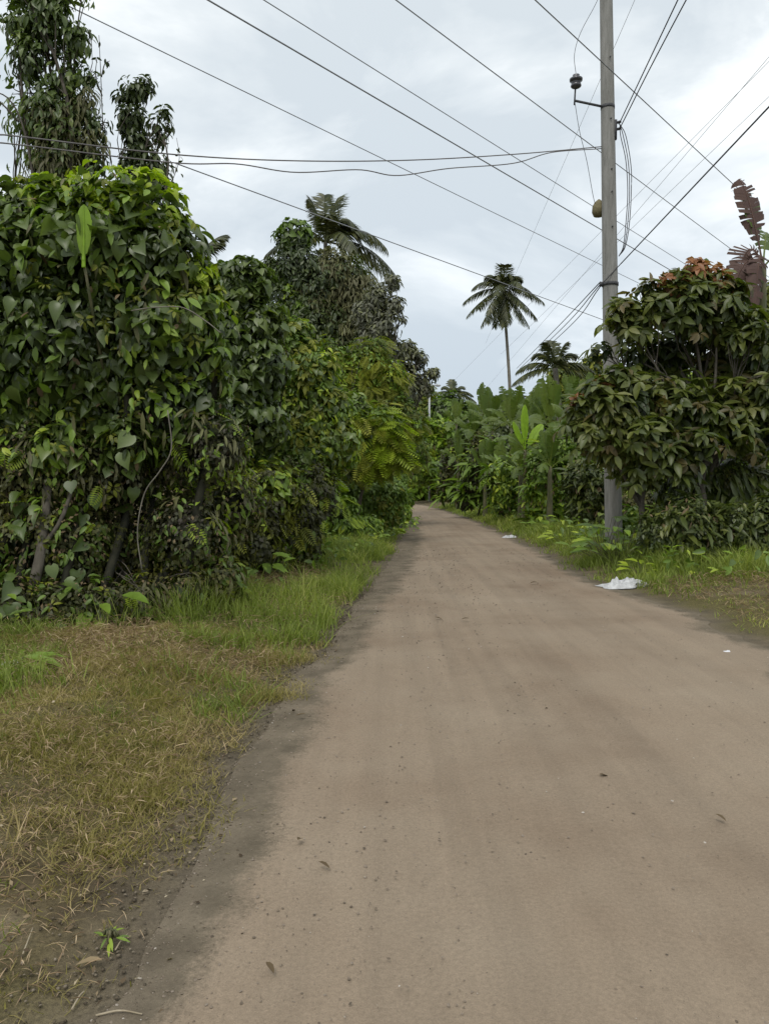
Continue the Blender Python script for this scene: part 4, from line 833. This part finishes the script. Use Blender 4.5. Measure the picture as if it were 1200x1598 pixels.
vine('long pale vine arching out of the right side of the mound', 7.9, [(205, 485), (240, 480), (285, 480), (320, 500), (345, 520)], .006, 'palebark')

# ------------------------------------------------------------------ power pole and wires
YP = 17.0
pb = P(957.5, 865, YP); tp_ = P(945.5, 0, YP); tp_ = pb + (tp_ - pb) * ((13.2) / tp_[2]) ; pb[2] = 0
def pole_at(py): q = P(900, py, YP)[2]; u = q / 13.2; return pb * (1 - u) + np.array([tp_[0], tp_[1], 13.2]) * u
t = thing('power_pole', pb, 'tall round grey concrete power pole beyond the cacao trees', 'utility pole')
mb = MB(); zz = np.linspace(0, 1, 50); q = pb[None] * (1 - zz)[:, None] + np.array([tp_[0], tp_[1], 13.2])[None] * zz[:, None]
mb.tube(q - [0, 0, .02], np.linspace(.19, .128, 50), 28)
def conc():
    m, t_, p, o = newmat('concrete'); N = t_.nodes.new; K = t_.links.new; tcn = N('ShaderNodeTexCoord'); mpn = N('ShaderNodeMapping'); mpn.inputs['Scale'].default_value = (4, 4, .5)
    n1 = N('ShaderNodeTexNoise'); n1.inputs['Scale'].default_value = 3; n1.inputs['Detail'].default_value = 8; n1.inputs['Roughness'].default_value = .7
    K(tcn.outputs['Object'], mpn.inputs[0]); K(mpn.outputs[0], n1.inputs['Vector']); r = ramp(t_, [(.15, .145, .13), (.24, .235, .215), (.31, .3, .28)], [.3, .5, .7]); K(n1.outputs['Fac'], r.inputs[0]); K(r.outputs[0], p.inputs['Base Color'])
    p.inputs['Roughness'].default_value = .9; b = N('ShaderNodeBump'); b.inputs['Strength'].default_value = .3; b.inputs['Distance'].default_value = .01; K(n1.outputs['Fac'], b.inputs['Height']); K(b.outputs[0], p.inputs['Normal']); return m
M['conc'] = conc()
shaft = mb.build('shaft', M['conc'], t)
for py in (95, 190, 268, 303, 357, 520):        # bolt holes down the face
    c_ = pole_at(py) + np.array([.02, -.155, 0]); m = MB(); m.tube(np.array([c_, c_ + [.0, -.025, 0]]), .017, 8); m.build('bolt', M['steel'], shaft)
def band(py, r, h_=.05, nm='band'):
    c_ = pole_at(py); m = MB(); m.tube(np.array([c_ - [0, 0, h_ / 2], c_ + [0, 0, h_ / 2]]), r, 28); return m.build(nm, M['steel'], t)
bd = band(444, .178, .07, 'strap'); m = MB(); m.box(pole_at(444) + [-.2, -.03, 0], (.07, .07, .09)); m.build('clamp', M['steel'], bd)
band(168, .15, .07, 'strap')
# bracket with pin insulator
a0 = pole_at(168) + [-.13, -.05, 0]; a1 = P(896, 157, YP - .15); m = MB(); m.tube(polyl([a0, a1], 3), .026, 8); m.tube(np.array([a1 + [0, 0, -.09], P(897.5, 137, YP - .15)]), .018, 8); br_ = m.build('bracket', M['steel'], t)
ic = P(898.5, 127, YP - .15); m = MB()
zz_ = [-.15, -.12, -.1, -.05, -.04, .0, .01, .05, .06, .11, .13, .15]; rr_ = [.04, .1, .115, .1, .08, .09, .135, .14, .09, .07, .075, .03]
m.tube(ic + np.array([[0, 0, z] for z in zz_]), rr_, 16); m.build('insulator', M['porcelain'], br_)
c_ = pole_at(205) + [.14, -.07, 0]; m = MB(); m.box(c_, (.05, .06, .42)); m.tube(np.array([c_ + [.03, -.03, .14], c_ + [.09, -.08, .14]]), .03, 8); m.tube(np.array([c_ + [.03, -.03, .0], c_ + [.09, -.08, .0]]), .03, 8); m.build('cable_rack', M['steel'], t)
c_ = P(934, 325, YP + .18); m = MB(); m.tube(c_ + np.array([[0, 0, z] for z in (-.19, -.17, -.08, .04, .13, .19)]), [.03, .11, .15, .14, .09, .02], 14); m.build('junction_cover', M['rust'], t)
def wire(label, pts, r=.011, mat='wiregrey', n=40, sag=0, group='overhead wires', nm='power_line'):
    q = polyl(pts, n); u = np.linspace(0, 1, n); q[:, 2] -= sag * 4 * u * (1 - u)
    m = MB(); m.tube(q, r * .75, 5); return tag(m.build(nm, M[mat]), label, 'wire', group)
def family(x0, y0, x1, y1, h, ext0=1.5, ext1=4):
    a = H(x0, y0, h); b_ = H(x1, y1, h); d = b_ - a; return [a - d * ext0, b_ + d * ext1]
wire('lowest diagonal wire running from the top left corner down to the pole', family(88, 0, 935, 412, 9.2), .013)
wire('thick diagonal wire second from the left at the top of the photo', family(325, 0, 937, 358, 9.2), .019)
wire('thin diagonal wire just right of the thick one', family(412, 0, 925, 322, 9.2), .012)
wire('diagonal wire leaving the top middle of the photo and passing mid pole', family(618, 0, 935, 236, 9.6), .014)
wire('steep diagonal wire crossing behind the pole near its top', family(835, 0, 937, 95, 9.9), .015)
a = P(-60, 202, 17.5)
wire('upper of the two near-level cables reaching left from the pole', [P(-700, 130, 9), P(-60, 204, 10.6), P(30, 213, 11), P(270, 241, 12), P(460, 251, 13.4), P(640, 250, 14.8), P(800, 241, 16), P(938, 229, 17)], .015, 'wirebrown', n=80)
wire('lower sagging cable reaching left from the pole', [P(-700, 150, 9), P(-60, 217, 10.6), P(30, 226, 11), P(270, 254, 12), P(370, 256, 12.7), P(460, 269, 13.4), P(560, 265, 14.2), P(620, 274, 14.7), P(700, 263, 15.3), P(800, 255, 16), P(860, 238, 17), P(938, 232, 17)], .014, 'wirebrown', n=90)
a = P(272, 254, 12); b_ = H(935, 497, a[2] - .02)
wire('wire dropping from the knot of the level cables toward the tall palm', [a, a + (b_ - a) * 1.6], .013)
A = pole_at(198) + [.2, -.12, 0]; h0 = A[2]
wire('left of the two black cables rising right from the pole', [A, H(1057, 0, h0 + .3), A + (H(1057, 0, h0 + .3) - A) * 4], .015, 'wire')
wire('right of the two black cables rising right from the pole', [A + [0, 0, -.12], H(1070, 0, h0 + .1), A + (H(1070, 0, h0 + .1) - A) * 4], .015, 'wire')
wire('black cable falling from the right photo edge past the pole and down the road', family(1200, 166, 968, 412, 6.3, 2, 0), .016, 'wire')
S = pole_at(444) + [-.22, -.03, 0]
for i, (dx, lab) in enumerate([(0, 'top'), (10, 'middle'), (20, 'bottom')]):
    wire(lab + ' of three cables dropping left from the pole strap toward the bananas', [S + [0, 0, .05 - i * .05], P(872 + dx * .9, 508, 26), P(806 + dx * .5, 575, 44)], .016, 'wire')
wire('black cable from the right passing to the pole strap', [H(968, 412, 6.3), S + [.02, -.2, 0]], .014, 'wire')
for i, (x0, y0, x1, y1, h, lab) in enumerate([(1200, 95, 860, 440, 9, 'faint thin wire slanting across the sky right of the pole, topmost'), (1200, 150, 990, 352, 8.6, 'faint thin wire slanting right of the pole, below the topmost'), (990, 0, 865, 288, 11, 'faint thin wire at the top passing behind the pole'), (1130, 170, 900, 440, 8.5, 'faint thin wire parallel to the black cable')]):
    wire(lab, family(x0, y0, x1, y1, h, 1, 3), .006)
wire('thin wire looping down from the photo top to the insulator', [P(955, -60, YP), P(932, 0, YP - .1), P(906, 50, YP - .15), P(896, 85, YP - .15), P(898.5, 117, YP - .15)], .008, 'wire', nm='jumper_wire')
wire('thin wire hanging from the bracket to the rounded brown cover', [P(897, 162, YP - .15), P(904, 205, YP - .1), P(915, 250, YP - .05), P(924, 300, YP), P(928, 318, YP + .1)], .008, 'wire', nm='jumper_wire')
for i, (dx, lab) in enumerate([(0, 'inner'), (4, 'middle'), (8, 'outer')]):
    wire(lab + ' strand of the black cable loop hanging on the right of the pole', [A + [.02, 0, 0], P(968 + dx, 212, YP - .15), P(976 + dx, 250 + dx, YP - .15), P(979 + dx * .7, 300, YP - .15), P(976 + dx * .7, 350, YP - .15), P(972 + dx * .4, 385, YP - .15), P(965, 400, YP - .1)], .012, 'wire', group='cable loop beside the pole', nm='cable')
# small white lamp post far down the road
b_ = P(670, 752, 58); t = thing('lamp_post', (b_[0], 58, 0), 'small white post with a short arm beyond the road bend', 'lamp post')
m = MB(); tpp = P(670, 604, 58); m.tube(polyl([(b_[0], 58, -.05), tpp], 4), .07, 8); m.build('post', M['paint'], t)
m = MB(); m.tube(polyl([tpp, tpp + [.15, -.1, .12], tpp + [.5, -.3, .1]], 6), .04, 6); ar = m.build('arm', M['paint'], t)
m = MB(); m.tube(polyl([tpp + [.4, -.25, .1], tpp + [.8, -.45, .06]], 5), [.05, .09, .1, .09, .04], 8); m.build('lamp_head', M['paint'], ar)

# ------------------------------------------------------------------ litter
def crumple(name, label, px_, py_, L_, W_, Hh, seed, mat='white', cat='litter'):
    rs = np.random.RandomState(seed); b = H(px_, py_, 0.02); n1, n2 = 44, 22
    u, v = np.meshgrid(np.linspace(-1, 1, n1), np.linspace(-1, 1, n2), indexing='ij')
    p3 = np.stack([u * 2.2, v * 2.2, u * 0], -1) + seed
    rid = np.abs(noise3(p3 * .9, seed) - .5) * 2.0 + .8 * np.abs(noise3(p3 * 2.0, seed + 1) - .5) + .3 * np.abs(noise3(p3 * 4.2, seed + 2) - .5)
    env = np.clip(1 - (np.abs(u) ** 3), 0, 1) * np.clip(1 - np.abs(v) ** 3, 0, 1)
    edge = 1 + .8 * (noise3(p3 * .8, seed + 4) - .5)
    gz = gh(b[0] + u * L_ / 2, b[1] + v * W_ / 2)
    top = np.stack([b[0] + u * L_ / 2 * edge, b[1] + v * W_ / 2 * edge + u * W_ * .15, gz + .012 + Hh * env * (.25 + 1.0 * rid)], -1)
    bot = top.copy(); bot[..., 2] = np.minimum(top[..., 2] - .003, gz + .006)
    a = (np.arange(n1 - 1)[:, None] * n2 + np.arange(n2 - 1)[None]).ravel(); q = np.stack([a, a + n2, a + n2 + 1, a + 1], -1)
    m = MB(); m.add(np.vstack([top.reshape(-1, 3), bot.reshape(-1, 3)]), [q, (q + n1 * n2)[:, ::-1]])
    return tag(m.build(name, M[mat]), label, cat)
crumple('plastic_sack', 'crumpled white plastic sack lying on the right verge below the cacao', 972, 915, .68, .46, .12, 3, 'sack')
crumple('plastic_scrap', 'small pale scrap at the right road edge near the bend', 795, 838, .38, .3, .06, 5, 'sack')
crumple('plastic_scrap', 'tiny white scrap on the dirt at the far right of the road', 1134, 1016, .06, .05, .02, 7)
crumple('plastic_scrap', 'white scrap in the grass at the left edge of the photo', 24, 1062, .2, .12, .04, 9)
crumple('paper_scrap', 'tiny pale paper bit on the soil left of the road', 228, 1388, .02, .012, .006, 13, 'straw')
def stick(label, pa, pb_, r):
    a = H(*pa, .05); b_ = H(*pb_, .05)
    for q in (a, b_): q[2] = float(gh(q[0], q[1])) + r + .006
    m = MB(); m.tube(polyl([a, (a + b_) / 2 + [0, .01, .006], b_], 8), np.linspace(r, r * .6, 8), 6); tag(m.build('dry_stick', M['straw']), label, 'stick')
stick('pale straight stick lying at the bottom left of the photo', (150, 1564), (222, 1562), .0035)
stick('short forked-looking dry stalk near the bottom left corner', (36, 1480), (52, 1440), .003)
stick('thin straw across the soil just above the pale stick', (112, 1556), (132, 1528), .0035)
stick('dry stalk beside the small green weed at lower left', (180, 1465), (200, 1440), .003)
herb('tiny green weed among dry stalks at the lower left', 172, 1452, 21, 9, .05, T_LONG, 'mid', .04)
for i, (a, b_, lab) in enumerate([(160, 1497, 'broad pale dead leaf on the near left verge'), (838, 910, 'dark dead leaf lying mid road beyond the others'), (732, 967, 'brown dead leaf on the middle of the road'), (478, 1118, 'dead leaf on the dark strip at the left road edge'), (497, 1350, 'curled dead leaf at near left of the road'), (465, 1316, 'small brown leaf above the curled leaf at near left'), (416, 1508, 'dark crumb of leaf at the bottom left of the road'), (935, 1213, 'dark crumb on the right half of the road'), (1115, 1275, 'dead leaf on the near right of the road'), (678, 965, 'small dry leaf left of the mid-road leaf')]):
    q = H(a, b_, .03); m = MB(); rs_ = np.random.RandomState(i)
    V, fs = T_OVAL; an = rs_.rand() * 6; m.inst(T_OVAL, np.array([[q[0], q[1], (float(gh(q[0], q[1])) if a == 160 else .02) + .025]]), frames(np.array([[.1, .1, 1.]]), np.array([[math.cos(an), math.sin(an), .05]])), np.array([.035 + .012 * q[1] * .6 + (.03 if a == 160 else 0)]), np.array([1. if a == 160 else .2]))
    tag(m.build('dead_leaf', M['dry']), lab, 'leaf', 'dead leaves on the ground')
# gravel on the road and verge
T_PEB = (np.array([[1, 0, 0], [.5, .85, .1], [-.5, .8, 0], [-1, 0, .1], [-.5, -.85, 0], [.5, -.8, .1], [.1, .1, .7], [0, 0, -.3]], float), [np.array([[0, 1, 6], [1, 2, 6], [2, 3, 6], [3, 4, 6], [4, 5, 6], [5, 0, 6], [1, 0, 7], [2, 1, 7], [3, 2, 7], [4, 3, 7], [5, 4, 7], [0, 5, 7]])])
rs = np.random.RandomState(77); gv = MB()
y = 1.6 + 17 * rs.rand(8000) ** 1.6; u = np.where(rs.rand(8000) < .5, rs.rand(8000), rs.rand(8000) ** 2.5 * .5); x = lx(y) * (1 - u) + rx(y) * u
k = len(x); an = rs.rand(k) * 6.28; sz = (.0015 + .004 * rs.rand(k) ** 4) * (1 + .15 * y)
zr = .004 + .025 * np.sin(PI * u)
gv.inst(T_PEB, np.stack([x, y, zr + .001], -1), frames(np.tile([[0, 0, 1.]], (k, 1)) + rs.normal(size=(k, 3)) * .2, np.stack([np.cos(an), np.sin(an), 0 * an], -1)), sz[:, None] * np.stack([.7 + .6 * rs.rand(k), np.ones(k), .5 + .5 * rs.rand(k)], -1), rs.rand(k))
m_, t_, p_, o_ = newmat('gravel'); at_ = t_.nodes.new('ShaderNodeAttribute'); at_.attribute_name = 'rnd'; r_ = ramp(t_, [(.09, .07, .05), (.18, .14, .1), (.22, .18, .14), (.42, .38, .33)], [0, .3, .96, 1]); t_.links.new(at_.outputs['Fac'], r_.inputs[0]); t_.links.new(r_.outputs[0], p_.inputs['Base Color']); p_.inputs['Roughness'].default_value = .9
tag(gv.build('gravel', m_, smooth=False), 'fine loose gravel scattered over the dirt road', 'gravel', kind='stuff')
